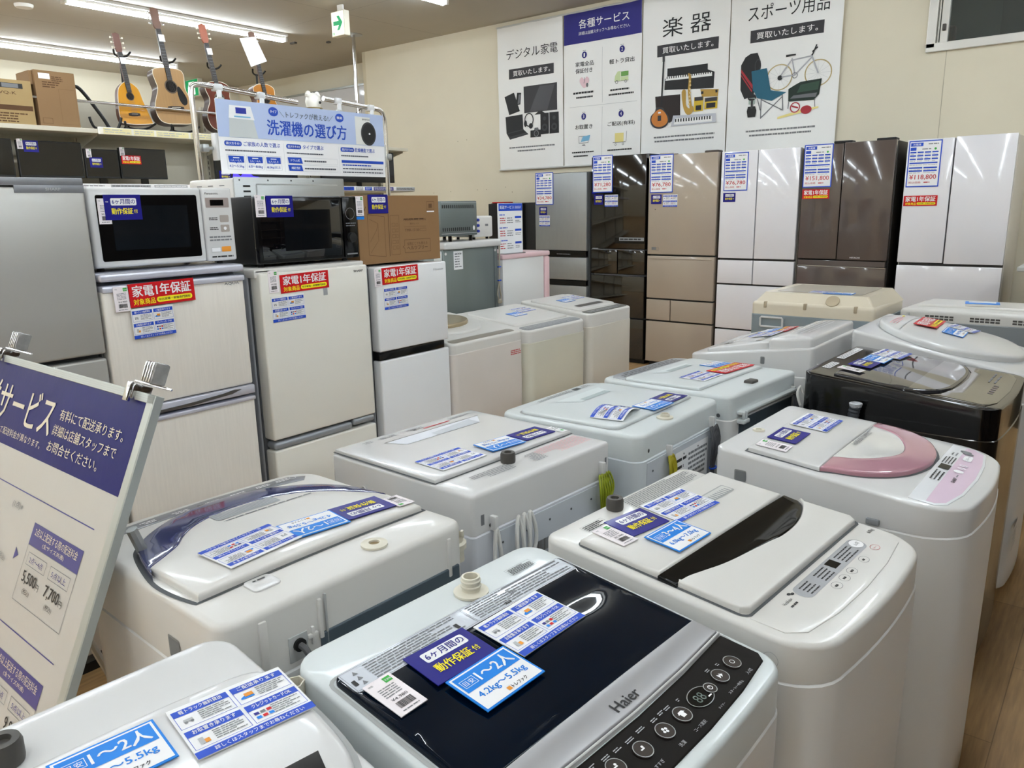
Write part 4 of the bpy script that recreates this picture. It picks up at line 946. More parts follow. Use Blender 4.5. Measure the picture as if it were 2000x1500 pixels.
# black microwave
m = thing('microwave_oven', 'black microwave oven with mirror-dark door on the ivory refrigerator', 'microwave', (XF-.20, 1.985, 1.334), 0, 'appliances on the refrigerators')
G = Geo(); G.add(box(-.19, .125, -.25, .245, .012, .272, .008), black_matte, True)
k = Ink(G, frame((0, -.2503, 0), (1, 0, 0), (0, 0, 1)), .0005)
for i in range(6): k.rect(-.12, -.06, .05+i*.018, .056+i*.018, black, 1)
G.obj('body', m)
mirror = mat('mirror black glass', '#06070a', .03, coat=1, var=.2)
G = Geo(); G.add(box(.12, .15, -.25, .165, .014, .272, .006), black, True); G.add(box(.1495, .1515, -.235, .150, .03, .258, .0005), mirror); Ink(G, FX(.1517), .0005).rect(-.13, .10, .06, .22, mat('oven window dark', '#0c1014', .06, coat=.8), 1, .003); G.obj('door', m)
G = Geo(); G.add(box(.12, .151, .168, .245, .014, .272, .006), black, True)
k = Ink(G, FX(.1512), .0005); k.ringd(.206, .20, .024, .0015, ink_grey, 1); k.greek(.18, .235, .145, .165, 2, ink_grey, 1, 4, .4, 1.5); k.rect(.178, .235, .028, .034, ink_grey, 1)
G.add(lathe([(.022, 0), (.020, .014), (.0, .015)], 24), black_matte, True, frame((.151, .206, .10), (0, 1, 0), (0, 0, 1))); G.obj('control_panel', m)
for (sx, sy) in ((-.15, -.21), (-.15, .21), (.09, -.21), (.09, .21)):
    G = Geo(); G.add(lathe([(.012, 0), (.012, .016)], 12), black_matte, False, Matrix.Translation((sx, sy, 0))); G.obj('foot', m)
card_on_front('tag', m, .153, 1.755-1.985, 1.570-1.334, .045, .082); card_on_front('warranty', m, .153, 1.842-1.985, 1.568-1.334, .122, .082)
# cardboard microwave box
card_b = mat('brown cardboard', '#8e6c47', .8, var=.05, bump=.1, bscale=90)
cbdark = mat('cardboard ink', '#5b4026', .8)
m = thing('cardboard_box', 'brown cardboard microwave box on the white refrigerator with the black handle', 'box', (XF-.26, 2.53, 1.307), 0)
G = Geo(); G.add(box(-.125, .16, -.255, .258, 0, .303, .002), card_b)
k = Ink(G, FX(.1603), .0005)
k.frame(.175, .225, .235, .275, .0012, cbdark, 1); k.bars(.187, .213, .245, .265, cbdark, 1, 4, 8); k.rect(.175, .225, .225, .231, paper, 1)
k.greek(.02, .17, .19, .20, 1, cbdark, 1, 5, .6, 3); k.text('MICROWAVE OVEN', .02, .165, .188, .197, cbdark, 1) ; k.text('電子レンジ', .06, .12, .170, .178, cbdark, 1)
k.line([(.02, .160), (.165, .160)], .001, cbdark, 1); k.text('TMR-17-50', .025, .12, .138, .150, cbdark, 1); k.frame(.125, .165, .138, .151, .001, cbdark, 1)
k.line([(.02, .02+.02), (.19, .02+.02), (.19, .10), (.02, .10), (.02, .075), (.008, .068), (.02, .06), (.02, .04)], .0018, cbdark, 1)
k.text('全国どこでも使える', .035, .17, .074, .088, cbdark, 1); k.text('ヘルツフリー', .035, .17, .052, .070, cbdark, 1, .02)
k.line([(-.20, .04), (-.20, .22), (-.10, .21), (-.10, .03), (-.20, .04)], .0015, cbdark, 1); k.line([(-.19, .10), (-.15, .15), (-.14, .18), (-.19, .20)], .0012, cbdark, 1); k.line([(-.14, .10), (-.14, .18)], .0012, cbdark, 1); k.line([(-.145, .10), (-.19, .05)], .0012, cbdark, 1)
k.line([(-.075, .03), (-.075, .22)], .003, cbdark, 1)
k.frame(-.065, -.01, .035, .215, .0012, cbdark, 1)
for i in range(5): k.frame(-.055, -.035, .06+i*.026, .075+i*.026, .001, cbdark, 1); k.frame(-.030, -.018, .06+i*.026, .075+i*.026, .001, cbdark, 1)
k.text('V', -.225, -.205, .235, .255, cbdark, 1)
G.obj('box', m)
G = Geo(); G.add(box(-.125, .161, -.03, .03, .3025, .3035, 0), mat('packing tape', '#a9824f', .3, coat=.4)); G.obj('tape', m)
card_on_front('tag', m, .161, 2.288-2.53, 1.565-1.307, .045, .085); card_on_front('warranty', m, .162, 2.396-2.53, 1.573-1.307, .118, .083)
G = Geo(); Ink(G, FX(.1612), .0006).rect(2.266-2.53, 2.311-2.53, .200, .213, sky, 1); G.obj('blue_sticker', m)
# things behind: back of a white microwave, toaster, small fridges (rear row facing -X)
m = thing('microwave_oven', 'white microwave oven seen from behind above the black microwave', 'microwave', (-3.17, 2.16, 1.345), 180, 'appliances seen from behind')
G = Geo(); G.add(box(-.16, .19, -.30, .29, .0, .345, .012), white_warm, True)
k = Ink(G, frame((0, .2905, 0), (-1, 0, 0), (0, 0, 1)), .0005)
for i in range(3):
    for j in range(3): k.rect(-.12+i*.09, -.08+i*.09, .27+j*.022, .274+j*.022, ink_grey, 1)
G.obj('body', m)
G = Geo(); G.add(box(-.167, -.158, -.30, .285, 0, .35, .004), steel, True)
k = Ink(G, frame((-.1672, 0, 0), (0, -1, 0), (0, 0, 1)), .0006)
for j in range(5): k.rect(-.245, -.21, .22+j*.022, .228+j*.022, ink, 1)
k.line([(-.18, .2), (-.18, .32), (.26, .32)], .006, mat('bright edge', '#c9cfd0', .3, metal=.6), 1); 
for q in (-.26, -.12, 0, .12): k.disc(q, .337, .004, .004, ink, 1, 8)
G.obj('back_plate', m)
# mini fridge
m = thing('refrigerator', 'small grey-backed refrigerator with white top and hanging cord, seen from behind', 'refrigerator', (-3.60, 3.725, 0), 180, 'appliances seen from behind')
G = Geo(); G.add(box(-.27, .22, -.262, .262, .03, 1.30, .004), mat('zinc back sheet', '#7c8686', .35, metal=.5, var=.08, vscale=3, stretch=(1, 3, .3)), True); G.obj('cabinet', m)
G = Geo(); G.add(box(-.30, .28, -.272, .278, 1.298, 1.345, .014, 3), white, True); G.obj('top_panel', m)
G = Geo(); G.add(box(.22, .27, -.262, .262, .04, 1.29, .01), white, True); G.add(box(-.262, -.20, .262, .276, .04, 1.29, .004), white_cool, True); G.obj('door', m)
G = Geo(); G.add(box(-.25, .24, -.24, .24, 0, .032, 0), black_matte); G.obj('base_plinth', m)
G = Geo(); k = Ink(G, frame((-.2705, 0, 0), (0, -1, 0), (0, 0, 1)), .0005); k.rect(-.17, -.085, 1.17, 1.285, paper, 1); k.greek(-.16, -.095, 1.18, 1.275, 6, ink_grey, 2, 3, .4, 2); k.text('DAEWOO', -.155, -.10, 1.262, 1.275, ink_grey, 2); k.disc(-.24, 1.272, .009, .009, white, 1); k.disc(.235, 1.272, .009, .009, white, 1)
k.line([(.222, .05), (.222, 1.29)], .006, dark_slate, 1); G.obj('rear_marks', m)
G = Geo(); G.add(tube(spline([(-.285, -.265, 1.33), (-.285, -.26, 1.2), (-.285, -.255, 1.05), (-.285, -.262, 1.0), (-.285, -.27, .96), (-.285, -.255, .93)], 6, False), .005, 8), mat('beige cord', '#a59d8c', .5), True); G.add(tube(spline([(-.285, -.255, 1.06), (-.285, -.235, .99), (-.285, -.25, .93)], 6, False), .004, 8), _M['beige cord'], True)
G.add(box(-.292, -.278, -.275, -.240, .915, .945, .006), _M['beige cord'], True)
for z in (1.16, 1.07): G.add(box(-.293, -.277, -.27, -.243, z-.004, z+.004, .002), royal)
G.obj('power_cord', m, None, 'beige cord with blue ties')
# toaster oven on it
m = thing('toaster_oven', 'grey toaster oven seen from behind on the small refrigerator', 'toaster oven', (-3.44, 3.59, 1.345), 180, 'appliances seen from behind')
G = Geo(); G.add(box(-.14, .16, -.165, .17, .035, .245, .006), mat('slate grey sheet', '#727b7a', .4, metal=.4), True)
k = Ink(G, frame((-.1405, 0, 0), (0, -1, 0), (0, 0, 1)), .0006)
for i in range(16): k.rect(-.155+i*.0185, -.146+i*.0185, .202, .222, ink, 1); k.rect(-.155+i*.0185, -.146+i*.0185, .065, .086, ink, 1) if i < 14 else None
k.disc(.13, .08, .009, .014, paper, 2); k.line([(-.165, .235), (.16, .235)], .003, ink_lgrey, 1); k.line([(-.165, .05), (.16, .05)], .003, ink_lgrey, 1)
G.obj('body', m)
for (sx, sy) in ((-.11, -.13), (-.11, .06), (.12, -.13), (.12, .13)):
    G = Geo(); G.add(lathe([(.012, 0), (.012, .036)], 12), black, False, Matrix.Translation((sx, sy, 0))); G.obj('foot', m)
# pink fridge
pinkp = mat('pastel pink plastic', '#dfbfc2', .3, coat=.2)
m = thing('refrigerator', 'low white refrigerator with pastel pink edges behind the top-loading machines', 'refrigerator', (-3.62, 4.29, 0), 90, 'appliances seen from behind')
G = Geo(); G.add(box(-.265, .20, -.30, .30, .03, 1.205, .004), white_paint, True); G.obj('cabinet', m)
G = Geo(); G.add(box(-.275, .262, -.312, .31, 1.203, 1.238, .010, 3), pinkp, True); G.obj('top_panel', m)
G = Geo(); G.add(box(.205, .262, -.31, .31, .05, 1.20, .012, 3), pinkp, True); G.obj('door', m)
G = Geo(); G.add(box(-.25, .22, -.28, .28, 0, .032, 0), black_matte); G.obj('base_plinth', m)
# price list stand on the pink fridge
m = thing('price_list_stand', 'upright white and blue delivery price list standing on the pink-edged refrigerator', 'sign', (-3.345, 4.14, 1.238), 0)
G = Geo(); G.add(box(-.004, .004, -.125, .135, .004, .335, .001), paper)
k = Ink(G, FX(.0045), .0006); k.rect(-.122, .132, .285, .333, blue, 1); k.text('配送サービス', -.11, .04, .298, .320, paper, 2, .02); k.greek(.05, .12, .298, .318, 3, paper, 2, 2, .4, 2)
for i in range(3):
    z = .235-i*.085; k.greek(-.115, -.03, z+.018, z+.030, 1, blue, 1, i, .5, 3); k.rect(.05, .12, z, z+.014, blue, 1); k.greek(.055, .12, z-.03, z-.01, 2, ink_grey, 1, i+9, .4, 2); k.greek(-.11, -.05, z-.035, z+.01, 3, redtxt, 1, i+4, .35, 2); k.greek(-.035, .03, z-.035, z+.01, 3, ink_grey, 1, i+7, .35, 2)
G.obj('sheet', m)
G = Geo(); G.add(box(-.04, .04, -.11, .12, 0, .005, .001), mat('clear acrylic', '#e8eeee', .05, trans=.8)); G.obj('base', m)
# white toaster with blue knobs
m = thing('toaster_oven', 'white toaster oven with small blue knobs beside the price list', 'toaster oven', (-3.46, 3.88, 1.345), 180, 'appliances seen from behind')
G = Geo(); G.add(box(-.10, .10, -.10, .085, .015, .150, .012, 3), white_warm, True); tb = G.obj('body', m)
for z in (.125, .09, .055):
    G = Geo(); G.add(lathe([(.010, 0), (.009, .012)], 14), mat('cobalt knob', '#2d3fa6', .3), True, frame((-.10, .055, z), (0, -1, 0), (0, 0, 1))); G.obj('knob', tb)
G = Geo(); Ink(G, frame((-.1005, 0, 0), (0, -1, 0), (0, 0, 1)), .0005).rect(.02, .05, .085, .098, ink_grey, 1); G.obj('maker_badge', m)
for (sx, sy) in ((-.07, -.07), (-.07, .06), (.07, -.07), (.07, .06)):
    G = Geo(); G.add(lathe([(.01, 0), (.01, .016)], 12), black, False, Matrix.Translation((sx, sy, 0))); G.obj('foot', m)

# ------------------------------------------------------------------ three top loaders behind the left fridges (fronts +X)
GW = 'top-loading machines in the left-hand row'
beige_st = mat('rosy white steel', '#dad4ce', .35, coat=.1)
L1 = Washer('white washing machine with gold-rimmed round lid next to the white refrigerator', XF-.27, 3.02, 0, .565, .56, .95, .885, rr=.03, rf=.03, zs=.835, mb=beige_st, mt=white_warm, group=GW, taper=.998)
rimo = clean(ell(-.04, -.02, .195, .235, 40))
L1.lid('lid', rimo, .012, r=.008)
L1.lid('lid_rim', clean([(x, y) for x, y in ell(-.06, -.02, .12, .19, 36)]), .038, m=mat('champagne gold', '#b5a688', .25, metal=.6), r=.01, f=lambda x, y: L1.f(x, y)+.030, label='champagne gold oval on the lid')
L1.lid('control_panel', clean(subdiv(rrect(.21, .262, -.26, .24, .02, 4), .04)), .0015, r=.001, m=mat('taupe panel', '#8d877b', .35))
G = Geo(); k = Ink(G, FX(.2817), .0006); k.greek(.17, .26, .76, .79, 3, redtxt, 1, 5, .5, 2); G.obj('small_sticker', L1.root)
L2 = Washer('white washing machine with grey control strip wrapped in clear film, middle of three', XF-.27, 3.645, 0, .60, .56, .93, .868, rr=.03, rf=.06, zs=.80, mb=mat('yellowed white steel', '#d6d4c4', .3, coat=.4), mt=white_warm, group=GW, taper=.998)
L2.lid('lid', clean(rrect(-.22, .17, -.26, .26, .03, 4)), .012, r=.008)
L2.lid('control_panel', clean(subdiv(rrect(.185, .262, -.275, .275, .03, 4), .04)), .0015, r=.001, m=mat('mid grey panel 2', '#8c8e90', .35), extra=lambda G: Ink(G, L2.T(.0022), .0004).greek(-.24, .24, -.25, -.2, 3, ink_lgrey, 1, 4, .4, 3))
L2.card('size', -.02, -.02, 0, off=.0135); L2.card('service', -.08, .12, 0, off=.0135)
L3 = Washer('white washing machine with dark control strip, farthest of three by the black refrigerator', XF-.27, 4.235, 0, .51, .56, .94, .89, rr=.03, rf=.04, zs=.81, mb=mat('warm cream steel', '#d8d4ca', .35, coat=.1), mt=white_warm, group=GW, taper=.998)
L3.lid('lid', clean(rrect(-.22, .17, -.225, .225, .03, 4)), .012, r=.008, extra=lambda G: Ink(G, L3.T(.0125), .0004).rect(-.15, .15, -.13, -.08, dgrey, 1, .02))
L3.lid('control_panel', clean(subdiv(rrect(.19, .262, -.235, .235, .03, 4), .04)), .0015, r=.001, m=mat('olive grey panel', '#5f5f55', .35), extra=lambda G: Ink(G, L3.T(.0022), .0004).greek(-.2, .2, -.25, -.21, 2, ink_lgrey, 1, 4, .4, 3))
L3.card('size', -.06, -.03, 0, off=.0135); L3.card('service', -.10, .11, 0, off=.0135)

# ------------------------------------------------------------------ back row of tall fridges facing -Y (front plane y = 6.60)
YF = 6.60; DB = .66
def back_fridge(label, x0, x1, h, doors, mb, md, d=DB, yf=YF, **k):
    """doors in world x ranges"""
    cx = (x0+x1)/2
    return fridge(label, cx, yf+d/2, -90, x1-x0, d, h, [(a-cx, b_-cx, z0, z1) for a, b_, z0, z1 in doors], mb, md, group='tall refrigerators along the back wall', **k), cx, d/2
def bcards(r, cx, dx, items):
    for (k_, x0, x1, z0, z1, var) in items: card_on_front(k_, r, dx+.002, (x0+x1)/2-cx, (z0+z1)/2, x1-x0, z1-z0, 0, var)
brushed = mat('brushed silver door', '#9fa3a4', .35, metal=.55, var=.05, vscale=30, stretch=(12, 1, .3))
r, cx, dx = back_fridge('brushed silver refrigerator with black divider bands, leftmost in the back row', -4.99, -4.325, 1.885, [(-4.985, -4.345, 1.10, 1.87), (-4.985, -4.345, .80, 1.03), (-4.985, -4.345, .40, .74), (-4.985, -4.345, .06, .36)], black_matte, brushed, b=.004)
G = Geo(); G.add(box(dx-.03, dx+.004, -4.985-cx, -4.345-cx, 1.035, 1.095, .004), black); G.add(box(dx-.03, dx+.004, -4.985-cx, -4.345-cx, .745, .795, .004), black)
k = Ink(G, FX(dx+.0045), .0006); k.greek(-.05, .12, 1.058, 1.068, 1, grey_plastic, 1, 3, .6, 3); G.obj('divider_band', r)
bcards(r, cx, dx, (('price', -4.975, -4.75, 1.562, 1.885, '34,780'), ('warranty', -4.93, -4.832, 1.46, 1.54, None), ('service', -4.93, -4.795, 1.345, 1.452, None)))
blackg = mat('black glass door', '#0a0706', .06, coat=1.0, var=.1)
r, cx, dx = back_fridge('glossy black refrigerator with small freezer drawers, second in the back row', -4.29, -3.675, 2.02, [(-4.285, -3.68, 1.13, 2.005), (-4.285, -3.985, .885, 1.115), (-3.975, -3.68, .885, 1.115), (-4.285, -3.68, .46, .865), (-4.285, -3.68, .05, .445)], black_matte, blackg, b=.003)
G = Geo(); k = Ink(G, FX(dx+.001), .0006); k.rect(-.03, .30, 1.18, 1.235, black, 1); k.rect(.02, .295, 1.205, 1.238, grey_plastic, 2); k.greek(.03, .29, 1.21, 1.232, 1, ink, 3, 5, .6, 2); k.rect(-.29, -.22, 1.125, 1.132, grey_plastic, 1); k.line([(-.30, 1.121), (.30, 1.119)], .004, grey_plastic, 1); k.line([(-.30, .874), (.30, .874)], .003, grey_plastic, 1); G.obj('badge_strip', r)
bcards(r, cx, dx, (('price', -4.27, -4.043, 1.668, 2.018, '71,280'), ('warranty', -4.253, -4.149, 1.553, 1.648, None), ('service', -4.13, -3.981, 1.532, 1.645, None)))
champ = mat('champagne glass door', '#ac9f90', .14, coat=.7, var=.015)
r, cx, dx = back_fridge('champagne beige refrigerator, third in the back row', -3.655, -2.965, 1.99, [(-3.65, -2.97, 1.085, 1.985), (-3.65, -2.97, .67, 1.07), (-3.65, -3.40, .46, .655), (-3.39, -2.97, .46, .655), (-3.65, -2.97, .05, .445)], mat('dark brown side', '#4a4038', .4), champ, b=.004)
G = Geo(); G.add(box(dx-.02, dx+.005, -.33, .32, 1.040, 1.052, .004), champ, True); G.obj('door_handle', first_door(r))
G = Geo(); k = Ink(G, FX(dx+.0008), .0006); k.rect(-.295, -.25, 1.125, 1.152, ink_grey, 1); k.frame(-.25, -.22, 1.12, 1.15, .002, ink_grey, 1); k.disc(-.265, 1.50, .006, .004, ink, 1, 8); G.obj('small_sticker', r)
G = Geo(); G.add(box(dx-.12, dx-.02, -.25, -.10, 1.982, 2.002, .008), champ, True); G.add(box(dx-.12, dx-.02, .20, .33, 1.982, 2.004, .008), mat('dark brown side', '#4a4038'), True); G.obj('hinge_cap', r)
bcards(r, cx, dx, (('price', -3.635, -3.40, 1.65, 1.992, '76,780'), ('warranty', -3.62, -3.512, 1.550, 1.635, None), ('service', -3.496, -3.35, 1.522, 1.632, None)))
wglass = mat('white glass door', '#e9e8ec', .1, coat=.8, var=.01)
r, cx, dx = back_fridge('white glass refrigerator with french doors between the champagne and brown ones', -2.94, -2.252, 1.985, [(-2.935, -2.615, 1.068, 1.98), (-2.605, -2.255, 1.068, 1.98), (-2.935, -2.615, .845, 1.05), (-2.605, -2.255, .845, 1.05), (-2.935, -2.255, .44, .83), (-2.935, -2.255, .05, .425)], mat('cream fridge side', '#c9c4ba', .4), wglass, b=.003, gapm=dgrey)
bcards(r, cx, dx, (('price', -2.908, -2.692, 1.648, 1.968, '76,780'), ('warranty', -2.908, -2.795, 1.555, 1.632, None)))
brown = mat('taupe brown glass door', '#5b514c', .1, coat=.8, var=.02)
r, cx, dx = back_fridge('dark taupe refrigerator with french doors and red warranty card', -2.235, -1.53, 2.0, [(-2.225, -1.918, 1.083, 1.99), (-1.91, -1.533, 1.078, 1.995), (-2.225, -1.533, .62, 1.022), (-2.225, -1.533, .34, .605), (-2.225, -1.533, .05, .325)], mat('near black side', '#1c1815', .45), brown, b=.003, gapm=black_matte)
G = Geo(); G.add(box(dx-.04, dx-.004, -.34, .34, 1.026, 1.07, .002), brown); k = Ink(G, FX(dx+.001), .0006); k.line([(-.345, 1.026), (.345, 1.020)], .006, mat('bright trim', '#c8c4be', .2, metal=.8), 1); G.obj('divider_band', r)
G = Geo(); Ink(G, FX(dx+.001), .0006).text('HITACHI', .075, .15, 1.092, 1.103, paper, 1, .03); G.obj('maker_badge', r)
G = Geo(); G.add(box(dx-.12, dx-.02, -.12, .02, 1.992, 2.012, .006), black_matte); G.add(box(dx-.12, dx-.02, .20, .34, 1.992, 2.014, .006), black_matte); G.obj('hinge_cap', r)
bcards(r, cx, dx, (('price', -2.222, -1.994, 1.657, 1.994, '151,800'), ('red', -2.218, -2.003, 1.565, 1.642, None)))
r, cx, dx = back_fridge('large white glass refrigerator with french doors at the right end', -1.46, -.745, 1.99, [(-1.455, -1.143, 1.073, 1.983), (-1.133, -.75, 1.068, 1.988), (-1.455, -.75, .62, 1.05), (-1.455, -.75, .34, .60), (-1.455, -.75, .05, .325)], mat('cream fridge side', '#c9c4ba'), wglass, b=.004, gapm=dgrey)
bcards(r, cx, dx, (('price', -1.443, -1.22, 1.637, 1.974, '118,800'), ('red', -1.447, -1.216, 1.498, 1.574, None)))
# low black fridge beyond the pink one
r = thing('refrigerator', 'low black refrigerator standing left of the brushed silver one', 'refrigerator', (-5.375, 6.98, 0), -90, 'tall refrigerators along the back wall')
G = Geo(); G.add(box(-.28, .28, -.30, .33, .03, 1.59, .004), black_matte, True); G.obj('cabinet', r)
G = Geo(); G.add(box(.282, .33, -.30, .18, .05, 1.585, .006), mat('satin black door', '#161514', .4), True); G.obj('door', r)
G = Geo(); G.add(box(-.25, .25, -.28, .3, 0, .032, 0), black_matte); G.obj('base_plinth', r)
G = Geo(); G.add(box(.14, .30, -.27, -.10, 1.59, 1.603, .003), red); o = G.obj('red_folder'); o.location = (-5.375, 6.98, 0); o.rotation_euler = (0, 0, -PI/2); tag(o, 'red folder lying on the low black refrigerator', 'folder')
# ------------------------------------------------------------------ the room
HC = 3.60; YW = 7.36; XL = -12.2; XR = 8.5; YB = -9.0; XC = -8.38; YR = 7.85
cream_w = mat('cream wall paper', '#ddd5c0', .75, var=.035, vscale=3, bump=.12, bscale=140)
ceil_m = mat('warm white ceiling board', '#beb9ae', .85, var=.03, vscale=3, bump=.3, bscale=220)
def plate(name, q, m, kind_label=None):
    G = Geo(); G.add((q, [(0, 1, 2, 3)]), m); return struct(G.obj(name))
def wood_floor():
    m = bpy.data.materials.new('oak vinyl planks'); m.use_nodes = True; nt = m.node_tree; N = nt.nodes; L = nt.links; b = N['Principled BSDF']
    tc = N.new('ShaderNodeTexCoord'); mp = N.new('ShaderNodeMapping'); mp.inputs['Rotation'].default_value = (0, 0, PI/2)
    L.new(tc.outputs['Object'], mp.inputs['Vector'])
    br = N.new('ShaderNodeTexBrick'); br.inputs['Scale'].default_value = 1.0; br.inputs['Brick Width'].default_value = .95; br.inputs['Row Height'].default_value = .15
    br.inputs['Mortar Size'].default_value = .0015; br.inputs['Color1'].default_value = rgb('#c09c6c'); br.inputs['Color2'].default_value = rgb('#ab885c'); br.inputs['Mortar'].default_value = rgb('#8a6c48')
    L.new(mp.outputs['Vector'], br.inputs['Vector'])
    m2 = N.new('ShaderNodeMapping'); m2.inputs['Scale'].default_value = (22, 1.6, 1); L.new(tc.outputs['Object'], m2.inputs['Vector'])
    no = N.new('ShaderNodeTexNoise'); no.inputs['Scale'].default_value = 3.5; no.inputs['Detail'].default_value = 6; L.new(m2.outputs['Vector'], no.inputs['Vector'])
    mx = N.new('ShaderNodeMix'); mx.data_type = 'RGBA'; mx.blend_type = 'OVERLAY'; mx.inputs['Factor'].default_value = .5
    L.new(br.outputs['Color'], mx.inputs['A']); L.new(no.outputs['Fac'], mx.inputs['B']); L.new(mx.outputs['Result'], b.inputs['Base Color'])
    b.inputs['Roughness'].default_value = .42
    return m
plate('floor', [(XL, YB, 0), (XR, YB, 0), (XR, YR, 0), (XL, YR, 0)], wood_floor())
plate('ceiling', [(XL, YB, HC), (XL, YR, HC), (XR, YR, HC), (XR, YB, HC)], ceil_m)
G = Geo(); k = Ink(G, frame((0, 0, HC-.001), (0, 1, 0), (1, 0, 0)), .001)
sm = mat('ceiling joint', '#8e8980', .9)
for x in (-9.55, -6.95): k.line([(YB, x), (YR, x)], .006, sm, 0)
for y in (3.2, 5.6): k.line([(y+2.6, XL), (y+2.6, XR)], .004, sm, 0)
struct(G.obj('trim_1'))
WX0, WX1, WZ = -1.53, .9, 2.735
# back wall with a window opening
G = Geo()
def wallbox(x0, x1, z0, z1): G.add(box(x0, x1, YW, YW+.12, z0, z1), cream_w)
wallbox(XC, WX0, 0, HC); wallbox(WX0, WX1, 0, WZ); wallbox(WX1, XR, 0, HC); wallbox(WX0, WX1, 3.42, HC)
struct(G.obj('wall_back'))
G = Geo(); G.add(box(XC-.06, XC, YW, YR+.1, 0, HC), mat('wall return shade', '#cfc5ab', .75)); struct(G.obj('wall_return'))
G = Geo(); G.add(box(XL, XC, YR, YR+.1, 0, HC), cream_w); struct(G.obj('wall_recess'))
G = Geo(); G.add(box(XL-.1, XL, YB, YR, 0, HC), cream_w); struct(G.obj('wall_left'))
G = Geo(); G.add(box(XR, XR+.1, YB, YW, 0, HC), cream_w); struct(G.obj('wall_right'))
G = Geo(); G.add(box(XL, XR, YB-.1, YB, 0, HC), cream_w); struct(G.obj('wall_front'))
G = Geo(); Ink(G, frame((0, YW-.0012, 0), (1, 0, 0), (0, 0, 1)), .001).line([(-1.40, 0), (-1.40, 2.71)], .005, mat('wallpaper joint', '#b3ab96', .8), 0); struct(G.obj('trim_2'))
G = Geo(); k = Ink(G, frame((0, YW-.0012, 0), (1, 0, 0), (0, 0, 1)), .001)
for x, z in ((-6.9, 1.75), (-6.45, 1.76), (-6.3, 1.76), (-6.0, 1.78), (-5.9, 1.72), (-7.2, 1.74), (-6.75, 2.35), (-6.6, 2.36)): k.disc(x, z, .006, .006, mat('nail mark', '#8f8873', .9), 0, 6)
struct(G.obj('trim_3'))
alu = mat('pale window aluminium', '#dcdad4', .35, metal=.2, coat=.1)
G = Geo()
for a in ((WX0-.02, WX1+.02, WZ-.03, WZ+.035), (WX0-.02, WX0+.045, WZ, 3.45), (WX1-.045, WX1+.02, WZ, 3.45), (WX0-.02, WX1+.02, 3.40, 3.45)): G.add(box(a[0], a[1], YW-.035, YW+.10, a[2], a[3], .004), alu)
G.add(box(WX0+.07, WX0+.125, YW+.0, YW+.05, WZ+.03, 3.40, .003), alu); G.add(box(WX0+.05, WX0+.062, YW+.0, YW+.07, WZ+.03, 3.40, .002), alu)
w1 = struct(G.obj('window_1'))
G = Geo(); G.add(box(WX0+.125, WX1-.04, YW+.035, YW+.041, WZ+.03, 3.41), mat('window glass', '#c7d0cc', .02, trans=.92)); G.obj('window_pane', w1)
G = Geo(); G.add(box(WX0+.085, WX0+.11, YW-.02, YW+.005, 2.86, 2.91, .005), dgrey); G.obj('window_latch', w1)
dk = mat('dark room beyond', '#4c5652', .8); dk2 = mat('darker curtain', '#2c302f', .9)
G = Geo(); G.add(box(WX0-.3, WX1+.3, YW+.85, YW+.9, 2.2, 3.6), dk); G.add(box(WX0-.31, WX0-.3, YW+.121, YW+.85, 2.2, 3.6), dk); G.add(box(WX1+.3, WX1+.31, YW+.121, YW+.85, 2.2, 3.6), dk); G.add(box(WX0-.3, WX1+.3, YW+.121, YW+.85, 2.2, 2.21), dk); struct(G.obj('wall_beyond'))
G = Geo(); G.add(box(-1.12, -.2, YW+.55, YW+.6, 2.211, 3.59, .0), dk2); o = G.obj('curtain'); tag(o, 'dark curtain panel hanging behind the high window', 'curtain')
G = Geo(); G.add(box(-1.50, -1.41, YW+.30, YW+.39, 2.211, 2.95, .02), mat('dull red plastic', '#5d3335', .6)); o = G.obj('extinguisher_case'); tag(o, 'dull red case standing behind the high window glass', 'case')

# ------------------------------------------------------------------ ceiling fluorescent lights
tube_m = mat('lit fluorescent tube', '#ebf6ff', .5, emit=LAMP_STRENGTH, var=0)
lamp_body = mat('lamp channel white', '#dedbd4', .5)
def make_lamp():
    r = thing('ceiling_light', 'long white fluorescent ceiling light', 'ceiling light', (0, 0, HC), 0, 'fluorescent ceiling lights')
    G = Geo(); G.add(box(-.075, .075, -1.24, 1.24, -.028, 0, .004), lamp_body)
    G.add(box(-.03, .03, -1.24, 1.24, -.05, -.027, .003), lamp_body); G.obj('channel', r)
    for s in (-1, 1):
        G = Geo(); G.add(box(-.045, .045, s*1.235-.015, s*1.235+.015, -.085, -.02, .004), lamp_body); G.obj('end_cap', r)
    G = Geo(); G.add(tube([(0, -1.215, -.068), (0, 1.215, -.068)], .021, 14), tube_m, True); G.obj('tube', r)
    return r
lamp = make_lamp()
LABELS = {(-8.27, 4.78): 'long fluorescent ceiling light whose right end is beside the arrow exit sign', (-10.85, 4.80): 'long fluorescent ceiling light behind the small orange guitar, farthest left',
          (-5.69, 4.84): 'fluorescent ceiling light cut off by the top edge of the picture'}
first = True
for x in (-10.85, -8.27, -5.69, -3.11, -.53, 2.05, 4.63, 7.2):  # unseen rows to the right and behind the camera are added to brighten upright faces
    for y in (-7.4, -4.35, -1.3, 1.75, 4.80):
        y_ = {-8.27: 4.78, -5.69: 4.84}.get(x, 4.80) if y == 4.80 else y
        o = lamp if first else copy_tree(lamp); first = False
        o.location = (x, y_, HC); o['label'] = LABELS.get((x, y_), 'long fluorescent ceiling light added outside the picture')

